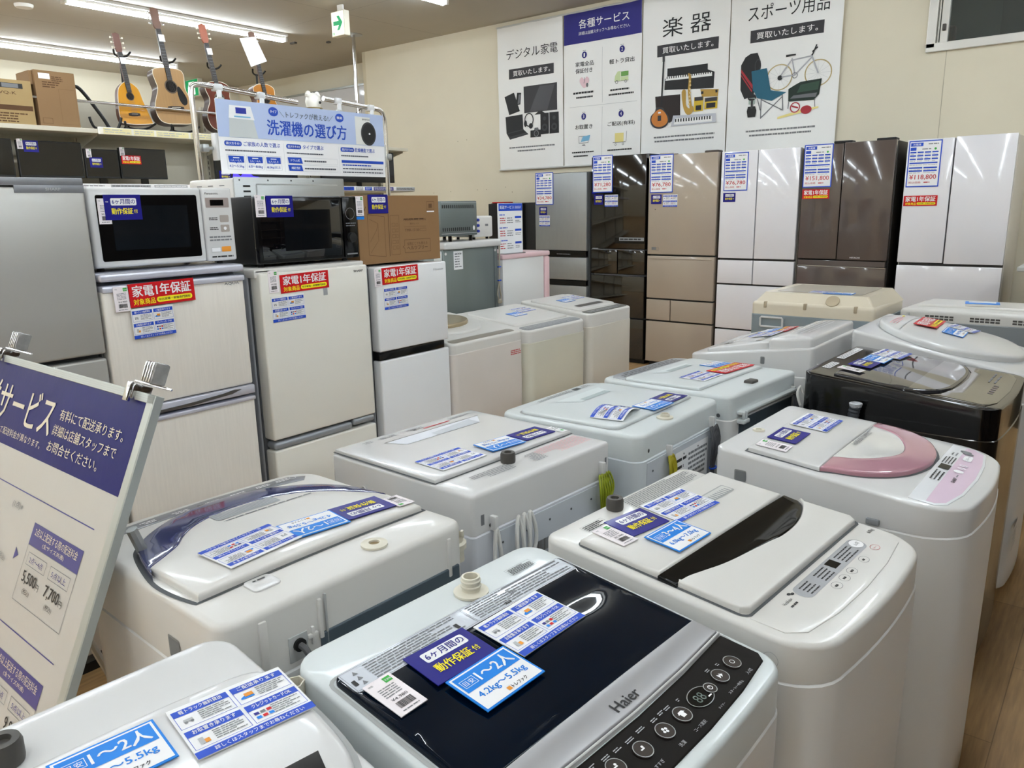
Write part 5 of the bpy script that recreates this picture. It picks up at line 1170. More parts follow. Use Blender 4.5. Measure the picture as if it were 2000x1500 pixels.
# small ceiling fittings
o = Geo().add(lathe([(.075, -.03), (.085, -.012), (.085, 0)], 24), lamp_body, True).obj('smoke_detector'); o.location = (-8.95, 3.45, HC); tag(o, 'round white smoke detector on the ceiling left of the lights', 'smoke detector')
for i, (x, y, w_) in enumerate(((-8.55, 6.35, .10), (-8.2, 6.62, .05))):
    o = Geo().add(box(-w_/2, w_/2, -.02, .02, -.02, 0, .004), dgrey).obj('ceiling_bracket'); o.location = (x, y, HC); tag(o, ('small dark bracket on the ceiling left of the pole', 'tiny dark bracket on the ceiling nearest the pole')[i], 'bracket')
# exit signs
exit_g = mat('exit sign green', '#0d8a52', .5, emit=.35); exit_w = mat('exit sign face', '#f1eeda', .5, emit=.75, var=0)
r = thing('exit_sign', 'square green and white arrow exit sign hanging from the ceiling', 'exit sign', (-6.70, 5.55, 3.418), 0)
G = Geo(); G.add(box(-.11, .098, 0, .07, -.12, .12, .006), mat('exit sign case', '#d8d3c2', .5)); G.obj('case', r)
G = Geo(); G.add(box(-.04, .04, .03, .055, .12, HC-3.415, .002), lamp_body); G.obj('stem', r)
G = Geo(); k = Ink(G, frame((0, -.001, 0), (1, 0, 0), (0, 0, 1)), .001); k.rect(-.10, .087, -.11, .11, exit_w, 1)
k.poly([(-.075, -.018), (.012, -.018), (-.022, -.066), (.022, -.066), (.072, .003), (.022, .072), (-.022, .072), (.012, .024), (-.075, .024)], exit_g, 2); k.frame(-.095, -.055, -.11, -.075, .002, exit_g, 2); k.rect(-.090, -.082, -.105, -.080, exit_g, 3); k.rect(-.076, -.062, -.105, -.080, exit_g, 3); G.obj('face', r)
r = thing('exit_sign', 'green running-man exit sign between the two larger guitars', 'exit sign', (-11.98, 6.9, 3.47), 0)
G = Geo(); G.add(box(-.19, .19, 0, .08, -.13, .13, .005), mat('exit sign case', '#d8d3c2')); G.obj('case', r)
G = Geo(); k = Ink(G, frame((0, -.001, 0), (1, 0, 0), (0, 0, 1)), .001); k.rect(-.18, .18, -.12, .12, exit_g, 1)
k.rect(-.08, .09, -.10, .09, exit_w, 2); k.disc(-.01, .06, .02, .02, exit_g, 3); k.poly([(-.03, .035), (.03, .02), (.02, -.02), (.06, -.08), (.04, -.09), (0, -.03), (-.03, -.03), (-.06, -.085), (-.075, -.075), (-.035, 0)], exit_g, 3); k.poly([(.03, .03), (.07, .0), (.06, -.01), (.025, .01)], exit_g, 3); G.obj('face', r)

# ceiling pole with flange and clamp
r = thing('ceiling_pole', 'thin steel pole hanging from the ceiling right of the arrow exit sign', 'pole', (-7.68, 6.58, HC), 0)
G = Geo(); G.add(lathe([(.11, -.008), (.11, 0)], 20), steel, True); G.obj('flange', r)
G = Geo(); G.add(tube([(0, 0, -.008), (0, 0, -.75)], .022, 12), chrome, True); G.add(tube([(0, 0, -.75), (.01, .0, -1.14)], .012, 10), chrome, True); G.obj('pole', r)
G = Geo(); G.add(tube([(-.16, 0, -.95), (.08, 0, -.84), (.04, 0, -1.0), (-.16, 0, -.95)], .006, 6), black_matte, True); G.add(tube([(-.05, 0, -1.02), (.06, 0, -.96), (.09, 0, -.99)], .006, 6), black_matte, True); G.obj('wire_clip', r)
G = Geo(); G.add(box(-.05, .06, -.04, .04, -1.26, -1.08, .006), mat('grey counterweight', '#5a554e', .5)); G.obj('counterweight', r)

# whiteboard
r = thing('whiteboard', 'large grey-white board standing in the far recess behind the blue sign', 'whiteboard', (-9.95, 7.70, 0), 0)
G = Geo(); G.add(box(-1.25, 1.22, 0, .03, 1.55, 3.27, .004), mat('whiteboard enamel', '#c6c6c8', .12, coat=.7, var=.01)); G.obj('board', r)
G = Geo(); G.add(box(1.19, 1.24, -.02, .04, 1.45, 3.30, .004), steel); G.add(box(-1.27, -1.23, -.02, .04, 1.45, 3.30, .004), steel); G.add(box(-1.25, 1.22, -.015, .035, 3.26, 3.29, .003), steel); G.obj('frame', r)
for x in (-1.1, 1.1):
    G = Geo(); G.add(box(x-.02, x+.02, -.01, .03, .05, 1.5, .003), steel); G.add(box(x-.02, x+.02, -.25, .13, 0, .05, .004), steel); G.obj('leg', r)

# ------------------------------------------------------------------ gondola shelving (front edge x = -6.62)
metal_c = mat('cream shelving steel', '#cfc9b8', .5, var=.02)
r = thing('gondola_shelving', 'long cream steel shelving unit behind the refrigerators, holding televisions and guitars', 'shelf', (-6.95, 0, 0), 0)
G = Geo(); G.add(box(-.20, -.17, .6, 6.38, .05, 2.50, .004), metal_c); G.obj('back_panel', r)
for (z, x1) in ((2.22, .33), (1.77, .40), (1.0, .40), (.15, .42)):
    G = Geo(); G.add(box(-.17, x1, .6, 6.38, z-.035, z, .004), metal_c); G.obj('shelf_board', r)
for y in (.62, 1.8, 2.98, 4.16, 5.34, 6.36):
    G = Geo(); G.add(box(-.165, -.12, y-.02, y+.02, .0, 2.52, .002), metal_c)
    k = Ink(G, frame((-.1195, 0, 0), (0, 1, 0), (0, 0, 1)), .001)
    for i in range(24): k.rect(y-.004, y+.004, 1.3+i*.05, 1.33+i*.05, dgrey, 0)
    G.obj('upright', r)
    G = Geo(); G.add(([( -.12, y, 2.185), (.26, y, 2.185), (.26, y, 2.17), (-.12, y, 2.08), (-.12, y+.004, 2.185), (.26, y+.004, 2.185), (.26, y+.004, 2.17), (-.12, y+.004, 2.08)], [(0, 1, 2, 3), (7, 6, 5, 4), (0, 3, 7, 4), (1, 5, 6, 2), (3, 2, 6, 7), (0, 4, 5, 1)]), metal_c); G.obj('bracket', r)
G = Geo(); G.add(box(.41, .425, .6, 6.36, 1.745, 1.79, .003), paper)
k = Ink(G, FX(.4262), .001); R = random.Random(3); y = .65
while y < 6.15:
    w_ = R.uniform(.08, .35); k.rect(y, y+w_, 1.750, 1.785, R.choice((navy, blue, paper, ink_lgrey, blue)), 0); k.greek(y+.01, y+w_-.01, 1.755, 1.78, 2, R.choice((paper, ink)), 1, int(y*10), .4, 3); y += w_+R.uniform(.01, .06)
G.obj('price_rail', r, None, 'blue and white price strip on the shelf edge')
G = Geo(); G.add(box(.33, .345, 2.96, 5.5, 2.18, 2.235, .003), mat('clear price rail', '#f3efe2', .08, coat=1.0))
k = Ink(G, FX(.346), .001); R = random.Random(5); y = 3.0
pale_y = mat('pale yellow print', '#e6dca6', .4)
while y < 5.4:
    w_ = R.uniform(.10, .3); k.rect(y, y+w_, 2.185, 2.23, R.choice((pale_y, paper, pale_y)), 0); k.greek(y+.01, y+w_-.01, 2.19, 2.225, 2, ink_lgrey, 1, int(y*9), .4, 3); y += w_+.02
G.obj('price_rail', r, None, 'pale yellow price strip under the guitars')

G = Geo(); G.add(tube([(.285, 2.0, 2.43), (.285, 4.75, 2.42)], .012, 10), chrome, True); G.add(tube([(.285, 2.0, 2.43), (-.17, 2.0, 2.43)], .010, 8), chrome, True); G.add(tube([(.285, 4.75, 2.42), (-.17, 4.75, 2.42)], .010, 8), chrome, True); G.obj('guard_rail', r, None, 'chrome guard rail crossing in front of the guitars')
# cardboard boxes on the top shelf
tan = mat('tan printed cardboard', '#a78e62', .8, var=.04); brownc = mat('kraft cardboard', '#8d6f4d', .8, var=.05)
r = thing('cardboard_box', 'tan printed cardboard box with black stripe at the left edge of the top shelf', 'box', (-6.80, 2.28, 2.22), 0, 'boxes on the top shelf')
G = Geo(); G.add(box(-.15, .15, -.27, .25, 0, .315, .002), tan)
k = Ink(G, FX(.1505), .001); k.rect(-.26, .19, .255, .29, ink, 0); k.rect(.05, .16, .258, .287, ink_grey, 1);
k.text('SHEJ5VVQ-K', -.12, .14, .205, .232, cbdark, 0, .02); k.rect(-.26, .24, .10, .135, cbdark, 0); k.greek(-.02, .2, .01, .085, 4, cbdark, 0, 3, .5, 2); k.frame(-.16, -.08, .01, .09, .003, cbdark, 0); k.rect(-.15, -.09, .255, .29, paper, 1); G.obj('box', r)
r = thing('cardboard_box', 'taller brown cardboard box with white label beside the empty guitar stand', 'box', (-6.80, 2.70, 2.22), 0, 'boxes on the top shelf')
G = Geo(); G.add(box(-.15, .15, -.14, .15, 0, .405, .002), brownc)
k = Ink(G, FX(.1505), .001); k.rect(-.11, -.03, .345, .385, paper, 0); k.greek(-.02, .06, .33, .37, 3, cbdark, 0, 5, .5, 2); k.greek(-.09, .04, .28, .33, 3, cbdark, 0, 6, .5, 3); k.frame(.02, .14, .02, .28, .002, mat('kraft flap line', '#7a5d3e', .8), 0); k.frame(-.12, -.05, .02, .06, .002, cbdark, 0); G.obj('box', r)
G = Geo(); G.add(box(-.12, .12, -.165, -.142, .30, .40, .002), brownc); G.obj('side_flap', r, None, 'open flap beside the box')

# televisions
def tv(label, y0, y1, z1, yaw=0, z0=1.84, face='#07080a', cards=()):
    cx, w_ = (y0+y1)/2, y1-y0
    r = thing('television', label, 'television', (-6.72, cx, 1.77), yaw, 'televisions on the shelf')
    h_ = z1-z0; b0 = z0-1.77
    G = Geo(); G.add(box(-.03, .0, -w_/2, w_/2, b0, b0+h_, .004), black_matte); G.add(box(-.055, -.03, -w_*.3, w_*.3, b0+.03, b0+h_*.7, .01), black_matte); G.obj('housing', r)
    G = Geo(); G.add(box(0, .002, -w_/2+.008, w_/2-.008, b0+.016, b0+h_-.008, 0), mat('tv screen '+face, face, .12, coat=.6, var=.1)); G.obj('screen', r)
    G = Geo(); G.add(box(-.09, .09, -w_*.2, w_*.2, 0, .010, .004), black); G.add(box(-.03, -.008, -.03, .03, .008, b0+.03, .002), black); G.obj('stand', r)
    for (k_, y, z, ww, hh) in cards: card_on_front(k_, r, .003, y-cx, z-1.77, ww, hh)
    return r
tv('black television cut off by the left edge of the picture', 1.72, 2.36, 2.12)
tv('black television with navy warranty card behind the grey refrigerator', 2.39, 2.86, 2.115, cards=(('tag', 2.415, 2.085, .04, .075), ('warranty', 2.49, 2.07, .105, .085)))
tv('black television, middle of the three smaller ones, navy card at its corner', 2.875, 3.145, 2.07, 0, cards=(('tag', 2.91, 2.035, .04, .07), ('warranty', 2.96, 1.965, .10, .08)))
tv('black television with red warranty card, rightmost of the three smaller ones', 3.155, 3.555, 2.09, 0, face='#17181a', cards=(('tag', 3.18, 2.06, .04, .07), ('red', 3.25, 1.995, .165, .07)))
r = tv('television with blue screen glow half hidden by the left end of the blue sign', 4.02, 4.92, 2.14, cards=(('tag', 4.06, 2.09, .05, .09), ('warranty', 4.11, 1.885, .12, .08)))
G = Geo(); k = Ink(G, FX(.003), .0006); gl = mat('blue screen glow', '#3a2cff', .5, emit=1.2)
k.poly([(-.29, .08), (-.27, .15), (-.20, .11), (-.14, .16), (-.06, .11), (.16, .09), (.20, .08)], gl, 1); k.poly([(-.35, .27), (-.27, .26), (-.26, .20)], gl, 1); G.obj('screen_glow', r)
tv('large black television behind the right end of the blue sign', 5.22, 6.24, 2.17, 0, face='#101114')

# ------------------------------------------------------------------ guitars on the top shelf
def body_slab(pts, depth, m_top, m_side, k=5):
    P = clean(spline(pts, k)); n = len(P); G = Geo()
    G.add(([(x, y, 0) for x, y in P]+[(x, y, depth) for x, y in P], ring_faces(0, n, n)+[tuple(reversed(range(n)))]), m_side, True)
    G.add(([(x, y, depth) for x, y in P], [tuple(range(n))]), m_top)
    return G, P
def guitar(label, y, z, sc, tilt, pts, m_top, m_side, neck_len, hole, bridge, headm, pick=None, lean=8, pegm=chrome, headw=.036, depth=.10, nut=.022, tagcard=True, name='acoustic_guitar', strap=False):
    r = thing(name, label, 'guitar', (-6.80, y, z), 0, 'guitars on the top shelf')
    Tm = frame((0, 0, 0), (0, 1, 0), (0, 0, 1)) @ Matrix.Rotation(math.radians(tilt), 4, 'Z') @ Matrix.Rotation(math.radians(-lean), 4, 'X') @ Matrix.Diagonal((sc, sc, sc, 1))
    def ob(G, nme, par=None):
        G.v = [tuple(Tm @ Vector(p)) for p in G.v]; return G.obj(nme, par or r)
    G, P = body_slab(pts, depth, m_top, m_side)
    k = Ink(G, None, .001, depth)
    k.disc(0, hole[0], hole[1]*1.22, hole[1]*1.22, mat('rosette', '#5a4a38', .5), 1); k.disc(0, hole[0], hole[1], hole[1], mat('sound hole', '#120b07', .9), 2)
    n = len(P); a_ = P; b_ = inset(P, .006); G.add(([(x, y_, depth+.0008) for x, y_ in a_+b_], ring_faces(0, n, n)), mat('ivory binding', '#d9d0b8', .4))
    bd = ob(G, 'body')
    top = max(p[1] for p in P)
    G = Geo(); G.add(box(-nut, nut, hole[0]+hole[1]*1.1, top+neck_len, depth, depth+.010, .002), mat('fretboard', '#231a15', .4)); G.add(box(-nut*.9, nut*.9, top-.01, top+neck_len, depth-.022, depth, .006), m_side)
    k = Ink(G, None, .001, depth+.010)
    L_ = top+neck_len-hole[0]; yy = top+neck_len; 
    for i in range(18):
        yy -= L_*.0561*(.944**i)*1.35
        if yy < hole[0]+.06: break
        k.rect(-nut, nut, yy-.0008, yy+.0008, grey_plastic, 1)
    ob(G, 'neck')
    G = Geo(); hl = .17; y0 = top+neck_len
    G.add(slab([(-nut, y0), (nut, y0), (headw, y0+.03), (headw*1.05, y0+hl), (0, y0+hl+.012), (-headw*1.05, y0+hl), (-headw, y0+.03)], lambda x, y_: depth+.004, depth-.012, .002, 1, 0), headm); hd = ob(G, 'headstock')
    for s in (-1, 1):
        for i in range(3):
            G = Geo(); yy = y0+.045+i*.045; G.add(tube([(s*headw*.9, yy, depth-.004), (s*(headw+.022), yy, depth-.004)], .003, 6), pegm, True); G.add(box(s*(headw+.026)-.007, s*(headw+.026)+.007, yy-.009, yy+.009, depth-.010, depth+.002, .003), pegm, True)
            ob(G, 'tuning_peg', hd)
    G = Geo(); bw, by = bridge; G.add(slab([(-bw, by-.012), (-bw*.5, by-.018), (bw*.5, by-.018), (bw, by-.012), (bw, by+.008), (bw*.5, by+.014), (-bw*.5, by+.014), (-bw, by+.008)], lambda x, y_: depth+.009, depth, .002, 1, 0), mat('fretboard', '#231a15')); G.add(box(-bw*.55, bw*.55, by-.001, by+.003, depth+.009, depth+.012), ivory); ob(G, 'bridge', bd)
    if pick:
        G = Geo(); G.add(slab(spline(pick, 5), lambda x, y_: depth+.002, depth, .0005, 1, 0), mat('black pickguard', '#17181a', .2, coat=.5)); ob(G, 'pickguard', bd)
    G = Geo()
    for i in range(6):
        x = (i-2.5)*nut*.33; G.add(tube([(x*1.3, by, depth+.012), (x, y0+.005, depth+.0125)], .0005, 3), mat('dull string wire', '#6d6a66', .6))
    ob(G, 'strings')
    if tagcard:
        G = Geo(); G.add(box(-.02, .035, y0-.11, y0-.05, depth+.014, depth+.016, 0), paper); ob(G, 'price_tag')
    return r, Tm
dread = [(0, -.245), (.10, -.243), (.17, -.215), (.197, -.14), (.185, -.06), (.150, .02), (.132, .075), (.140, .13), (.148, .19), (.13, .232), (.07, .248), (0, .25), (-.07, .248), (-.13, .232), (-.148, .19), (-.140, .13), (-.132, .075), (-.150, .02), (-.185, -.06), (-.197, -.14), (-.17, -.215), (-.10, -.243)]
spruce = mat('spruce top', '#a37d4c', .3, coat=.4, var=.12, vscale=6, stretch=(1, 12, .6)); rose = mat('dark rosewood', '#4b3a33', .35, coat=.3, var=.1)
mah = mat('mahogany top', '#5e2411', .25, coat=.5, var=.2, vscale=6, stretch=(1, 10, .5)); amber = mat('amber orange top', '#c98a00', .25, coat=.5, var=.05, stretch=(1, 10, .5))
amber2 = mat('honey orange top', '#a8690f', .3, coat=.4, var=.08)
guitar('large natural spruce guitar with black pickguard', 3.68, 2.525, .96, 3, dread, spruce, rose, .33, (.085, .05), (.075, -.10), mat('walnut head', '#6d4c3b', .4), pick=[(.05, .06), (.07, .09), (.095, .06), (.125, -.01), (.12, -.06), (.085, -.075), (.055, -.03)])
classic = [(0, -.235), (.10, -.23), (.165, -.19), (.185, -.11), (.165, -.03), (.125, .04), (.117, .09), (.133, .15), (.128, .20), (.07, .235), (0, .24), (-.07, .235), (-.128, .20), (-.133, .15), (-.117, .09), (-.125, .04), (-.165, -.03), (-.185, -.11), (-.165, -.19), (-.10, -.23)]
guitar('dark mahogany guitar with orange headstock behind the blue sign corner', 4.14, 2.48, .92, 5, classic, mah, mat('dark brown side wood', '#3e2820', .35), .36, (.08, .045), (.08, -.10), mat('orange headstock', '#a0573c', .4), pegm=mat('ivory peg', '#e3dcc8', .4))
guitar('orange guitar half hidden behind the blue sign with white sheet on its headstock', 4.63, 2.52, .88, 4, classic, amber2, mat('red brown side', '#5a3322', .4), .36, (.08, .045), (.08, -.10), mat('walnut head', '#6d4c3b'))
pack = [(-.03, .205), (.03, .205), (.085, .165), (.108, .12), (.125, .02), (.155, -.10), (.172, -.175), (.165, -.19), (0, -.20), (-.135, -.185), (-.142, -.17), (-.150, -.10), (-.135, 0), (-.115, .10), (-.09, .155)]
guitar('small bright orange travel guitar with pointed shoulders, leftmost on the shelf', 3.33, 2.445, .86, 3, pack, amber, mat('red brown side', '#5a3322'), .27, (.07, .033), (.055, -.10), mat('light mahogany head', '#6b4030', .4), pegm=mat('ivory peg', '#e3dcc8'), headw=.032, depth=.06)
def sheet():
    o = Geo().add(([(0, -.17, .0), (.01, .02, .04), (.03, .13, -.20), (.02, -.07, -.28)], [(0, 3, 2, 1)]), paper).add(([(-.002, -.17, .0), (.008, .02, .04), (.028, .13, -.20), (.018, -.07, -.28)], [(0, 1, 2, 3)]), paper).obj('notice_sheet')
    o.location = (-6.66, 4.50, 3.10); o.scale = (.85, .85, .85); tag(o, 'tilted white paper sheet hung over the hidden guitar headstock', 'paper')
sheet()
def g_stand(y, lab, empty=False, z=2.22, arm=False):
    r = thing('guitar_stand', lab, 'guitar stand', (-6.86, y, z), 0, 'guitar stands on the top shelf')
    G = Geo(); bm2 = black_matte
    if empty:
        G.add(tube(spline([(-.02, -.14, .33), (.0, -.11, .34), (.02, -.06, .28), (.06, .03, .12), (.10, .06, .03)], 5, False), .014, 8), bm2, True); G.obj('post', r)
        G = Geo(); G.add(tube(spline([(.10, .06, .03), (.13, .10, .01), (.14, .13, .05), (.14, .15, .11)], 5, False), .011, 8), bm2, True); G.obj('arm', r)
        G = Geo(); G.add(tube(spline([(.10, .02, .02), (.12, -.06, .02), (.13, -.09, .06), (.13, -.10, .10)], 5, False), .010, 8), bm2, True); G.obj('arm', r)
        G = Geo(); G.add(tube([(-.02, -.14, .33), (-.02, -.16, .24)], .016, 8), bm2, True); G.obj('yoke', r)
        G = Geo(); G.add(tube([(-.10, -.08, .008), (.10, .06, .03), (-.10, .16, .008)], .008, 6), bm2, True); G.obj('base', r)
    else:
        G.add(tube([(-.02, 0, .0), (-.02, 0, .62)], .010, 8), bm2, True); G.obj('post', r)
        for s in (-1, 1):
            G = Geo(); G.add(tube(spline([(-.02, 0, .045), (.06, s*.07, .035), (.14, s*.10, .045), (.20, s*.13, .075)], 4, False), .009, 8), bm2, True); G.obj('arm', r)
            G = Geo(); G.add(tube([(-.02, 0, .05), (-.10 if s < 0 else .12, s*.12, .008)], .009, 6), bm2, True); G.obj('base', r)
        G = Geo(); G.add(tube(spline([(.03, -.07, .66), (.0, -.05, .63), (-.02, 0, .62), (.0, .05, .63), (.03, .07, .66)], 4, False), .008, 6), bm2, True); G.obj('yoke', r)
    return r
g_stand(3.06, 'empty black folding guitar stand beside the cardboard boxes', True)
g_stand(3.34, 'black stand under the small orange travel guitar'); g_stand(3.74, 'black stand under the large natural guitar'); g_stand(4.18, 'black stand under the dark mahogany guitar'); g_stand(4.65, 'black stand under the half-hidden orange guitar')
# white animal figurine
r = thing('figurine', 'small white seated animal figurine showing above the blue sign', 'figurine', (-6.75, 5.20, 2.22), 0)
wc = mat('white ceramic', '#e9e6de', .3, coat=.4)
G = Geo(); G.add(lathe([(.09, 0), (.12, .06), (.12, .18), (.095, .27), (.06, .33), (.07, .36), (.080, .41), (.07, .46), (.04, .49), (.0, .50)], 24), wc, True); G.obj('body', r)
for s in (-1, 1):
    G = Geo(); G.add(lathe([(.0, .06), (.02, .05), (.034, .02), (.03, 0)], 12), wc, True, Matrix.Translation((0, s*.055, .455))); G.obj('ear', r)
G = Geo(); G.add(lathe([(.0, .02), (.012, .01), (.014, 0)], 10), ink, True, frame((.095, .01, .395), (0, 1, 0), (0, 0, 1))); G.obj('nose', r)
G = Geo(); G.add(tube([(.085*math.cos(t*PI/10), .085*math.sin(t*PI/10), .345) for t in range(20)], .006, 6, True), mat('collar gold', '#8f7f55', .4), True); G.obj('collar', r)

# counter fragment at the right edge
r = thing('counter_table', 'pale counter top on a dark base cut off by the right edge behind the machines', 'table', (-.10, 6.35, 0), 0)
G = Geo(); G.add(box(-.50, .6, -.35, .5, 1.075, 1.105, .006), mat('pale laminate', '#b9bab6', .4)); G.obj('top', r)
G = Geo(); G.add(box(-.42, .55, -.25, .45, 0, 1.075, .002), mat('dark olive base', '#26251c', .6)); G.obj('base', r)

# unseen tall shelving added right of the aisle to keep light off machine fronts
r = thing('gondola_shelving', 'unseen tall brown shelving added right of the picture to shade the machine fronts', 'shelf', (1.35, 1.9, 0), 0)
brn = mat('brown shading board', '#503c28', .6)
G = Geo(); G.add(box(-.02, .02, -3.2, 3.0, .02, 2.15, .003), brn); G.obj('back_panel', r)
for z in (.12, .55, .98, 1.41, 1.84):
    G = Geo(); G.add(box(-.42, -.02, -3.2, 3.0, z-.03, z, .003), brn); G.obj('shelf_board', r)
for y in (-3.2, -1.6, 0, 1.5, 3.0):
    G = Geo(); G.add(box(-.42, .42, y-.015, y+.015, 0, 2.15, .002), brn); G.obj('upright', r)
# ------------------------------------------------------------------ wall banners (plane y = 7.33)
cloth = mat('white banner cloth', '#f0f0ee', .7, var=.02, vscale=2, bump=.5, bscale=7, stretch=(1, 1, 2.5))
navyc = mat('navy banner print', '#26237a', .65)
greyb = mat('charcoal print', '#37363a', .6)
dkp = mat('black print', '#17181a', .55); midp = mat('mid grey print', '#6b6c70', .55); goldp = mat('gold print', '#b48f3c', .5); sunb = mat('sunburst print', '#c87a2a', .5)
tealp = mat('teal print', '#1f5f76', .6); yelp = mat('yellow pedal print', '#d1b22c', .55); tyre = mat('tan tyre print', '#b9a678', .6); redp = mat('crimson print', '#a92b35', .6)
pinkq = mat('pale pink print', '#e3c4cc', .6); lgreen = mat('pale green print', '#c9d9a6', .6); mgreen = mat('leaf green print', '#6fa353', .6); bluq = mat('soft blue print', '#79b4d6', .6); yelq = mat('straw print', '#e8d98c', .6)
def banner(label, x0, x1, z0=1.975, z1=3.545):
    r = thing('wall_banner', label, 'banner', ((x0+x1)/2, YW-.025, 0), 0, 'hanging banners on the back wall')
    w = x1-x0; n = 24; R = random.Random(int(x0*100)); ph = R.random()*6
    def wv(x, z): return -.004*math.sin(x*14+ph+z*2)-.003*math.sin(z*9+x*3+ph)
    v = []; 
    for j in range(33):
        for i in range(n+1):
            x = -w/2+w*i/n; z = z0+(z1-z0)*j/32; v.append((x, wv(x, z)-.004, z))
    f = [(j*(n+1)+i, j*(n+1)+i+1, (j+1)*(n+1)+i+1, (j+1)*(n+1)+i) for j in range(32) for i in range(n)]
    m_ = len(v); v2 = v+[(a, b_+.0015, c_) for a, b_, c_ in v]; f2 = f+[tuple(q+m_ for q in reversed(t)) for t in f]
    G = Geo(); G.add((v2, f2), cloth, True); cx = (x0+x1)/2
    k = Ink(G, lambda p: (p[0]-cx, wv(p[0]-cx, p[1])-.0055-p[2], p[1]), .0009)
    def done():
        G.obj('cloth', r)
        for z in (z0, z1):
            H_ = Geo(); H_.add(tube([(-w/2-.005, -.004, z), (w/2+.005, -.004, z)], .010, 10), mat('banner rod', '#c9c9c6', .4), True); H_.obj('rod', r)
    return k, done
def bpoly(k, pts, m, lay=1): # split long shapes so that they follow the cloth
    P = clean(subdiv(pts, .06)); q, tri = fill(P, .06); k._p(q, tri, m, lay)
def headline(k, t, x0, x1, zc, h, bx0, bx1):
    k.text(t, x0, x1, zc-h/2, zc+h/2, dkp, 1, .0)
    bpoly(k, [(bx0, 2.975), (bx1, 2.975), (bx1, 3.082), (bx0, 3.082)], greyb, 1)
    k.text('買取いたします。', bx0+.06, bx1-.05, 3.000, 3.056, cloth, 2, .01)
# 1 digital
k, done = banner('white banner reading digital appliances, with television and headphones picture', -6.055, -5.135)
headline(k, 'デジタル家電', -5.925, -5.205, 3.24, .11, -5.89, -5.262)
bpoly(k, [(-5.682, 2.59), (-5.217, 2.59), (-5.217, 2.876), (-5.682, 2.876)], greyb); bpoly(k, [(-5.60, 2.60), (-5.35, 2.60), (-5.25, 2.86), (-5.45, 2.86)], mat('grey sheen print', '#4a4a4e', .5), 2); bpoly(k, [(-5.53, 2.56), (-5.37, 2.56), (-5.42, 2.59), (-5.48, 2.59)], dkp)
bpoly(k, [(-5.961, 2.79), (-5.823, 2.827), (-5.745, 2.619), (-5.897, 2.587)], dkp); bpoly(k, [(-5.778, 2.822), (-5.718, 2.816), (-5.736, 2.691), (-5.803, 2.686)], dkp); bpoly(k, [(-5.755, 2.80), (-5.725, 2.80), (-5.745, 2.70), (-5.775, 2.70)], midp, 2)
bpoly(k, [(-5.954, 2.569), (-5.708, 2.582), (-5.699, 2.419), (-5.94, 2.385)], dkp); bpoly(k, [(-5.94, 2.385), (-5.699, 2.419), (-5.623, 2.357), (-5.888, 2.313)], greyb); bpoly(k, [(-5.92, 2.378), (-5.70, 2.408), (-5.66, 2.378), (-5.89, 2.345)], dkp, 2)
for a, b_ in ((-5.447, -5.332), (-5.325, -5.197)):
    bpoly(k, [(a, 2.342), (b_, 2.344), (b_, 2.568), (a, 2.570)], dkp); c_ = (a+b_)/2
    k.disc(c_, 2.415, .040, .040, greyb, 2); k.disc(c_, 2.415, .018, .018, dkp, 3); k.disc(c_, 2.51, .022, .022, greyb, 2)
bpoly(k, [(-5.593, 2.318), (-5.44, 2.317), (-5.44, 2.395), (-5.593, 2.395)], dkp, 3); bpoly(k, [(-5.54, 2.395), (-5.47, 2.395), (-5.48, 2.42), (-5.53, 2.42)], midp, 3); k.disc(-5.505, 2.357, .036, .036, midp, 4); k.disc(-5.505, 2.357, .026, .026, dkp, 5); k.disc(-5.505, 2.357, .012, .012, greyb, 6)
k.ringd(-5.613, 2.513, .068, .012, dkp, 3, 28, .075); k.disc(-5.665, 2.475, .022, .036, dkp, 4); k.disc(-5.585, 2.445, .030, .030, dkp, 4)
k.greek(-5.90, -5.25, 2.205, 2.235, 1, ink_grey, 1, 3, .5, 1.2); k.greek(-5.78, -5.38, 2.165, 2.195, 1, ink_grey, 1, 4, .5, 1.2); done()
# 2 services
k, done = banner('banner with navy heading and four numbered service pictures', -5.125, -4.165)
bpoly(k, [(-5.12, 3.232), (-4.168, 3.232), (-4.168, 3.542), (-5.12, 3.542)], navyc, 1)
k.text('各種サービス', -4.93, -4.315, 3.375, 3.465, cloth, 2, .01); k.text('詳細は店舗スタッフへお尋ねください。', -4.93, -4.305, 3.310, 3.345, cloth, 2)
for x0, z0, x1, z1 in ((-4.632, 2.61, -4.632, 3.16), (-4.632, 2.02, -4.632, 2.57), (-5.05, 2.593, -4.21, 2.588)): k.line([(x0+(x1-x0)*i/12, z0+(z1-z0)*i/12) for i in range(13)], .003, ink_lgrey, 1)
for n_, x, z in (('1', -4.856, 3.11), ('2', -4.395, 3.11), ('3', -4.861, 2.487), ('4', -4.397, 2.478)): k.disc(x, z, .030, .034, navyc, 1); k.text(n_, x-.008, x+.008, z-.018, z+.018, cloth, 2, .02); k.greek(x-.02, x+.02, z+.038, z+.048, 1, ink_grey, 1, 3, .5, 2)
k.text('家電全品', -4.965, -4.74, 2.998, 3.045, dkp, 1, .02); k.text('保証付き', -4.965, -4.755, 2.930, 2.977, dkp, 1, .02); k.text('軽トラ貸出', -4.54, -4.25, 2.975, 3.022, dkp, 1, .02); k.text('お取置き', -4.97, -4.75, 2.357, 2.402, dkp, 1, .02); k.text('ご配送(有料)', -4.56, -4.235, 2.355, 2.405, dkp, 1, .02)
hx, hz = -4.856, 2.835
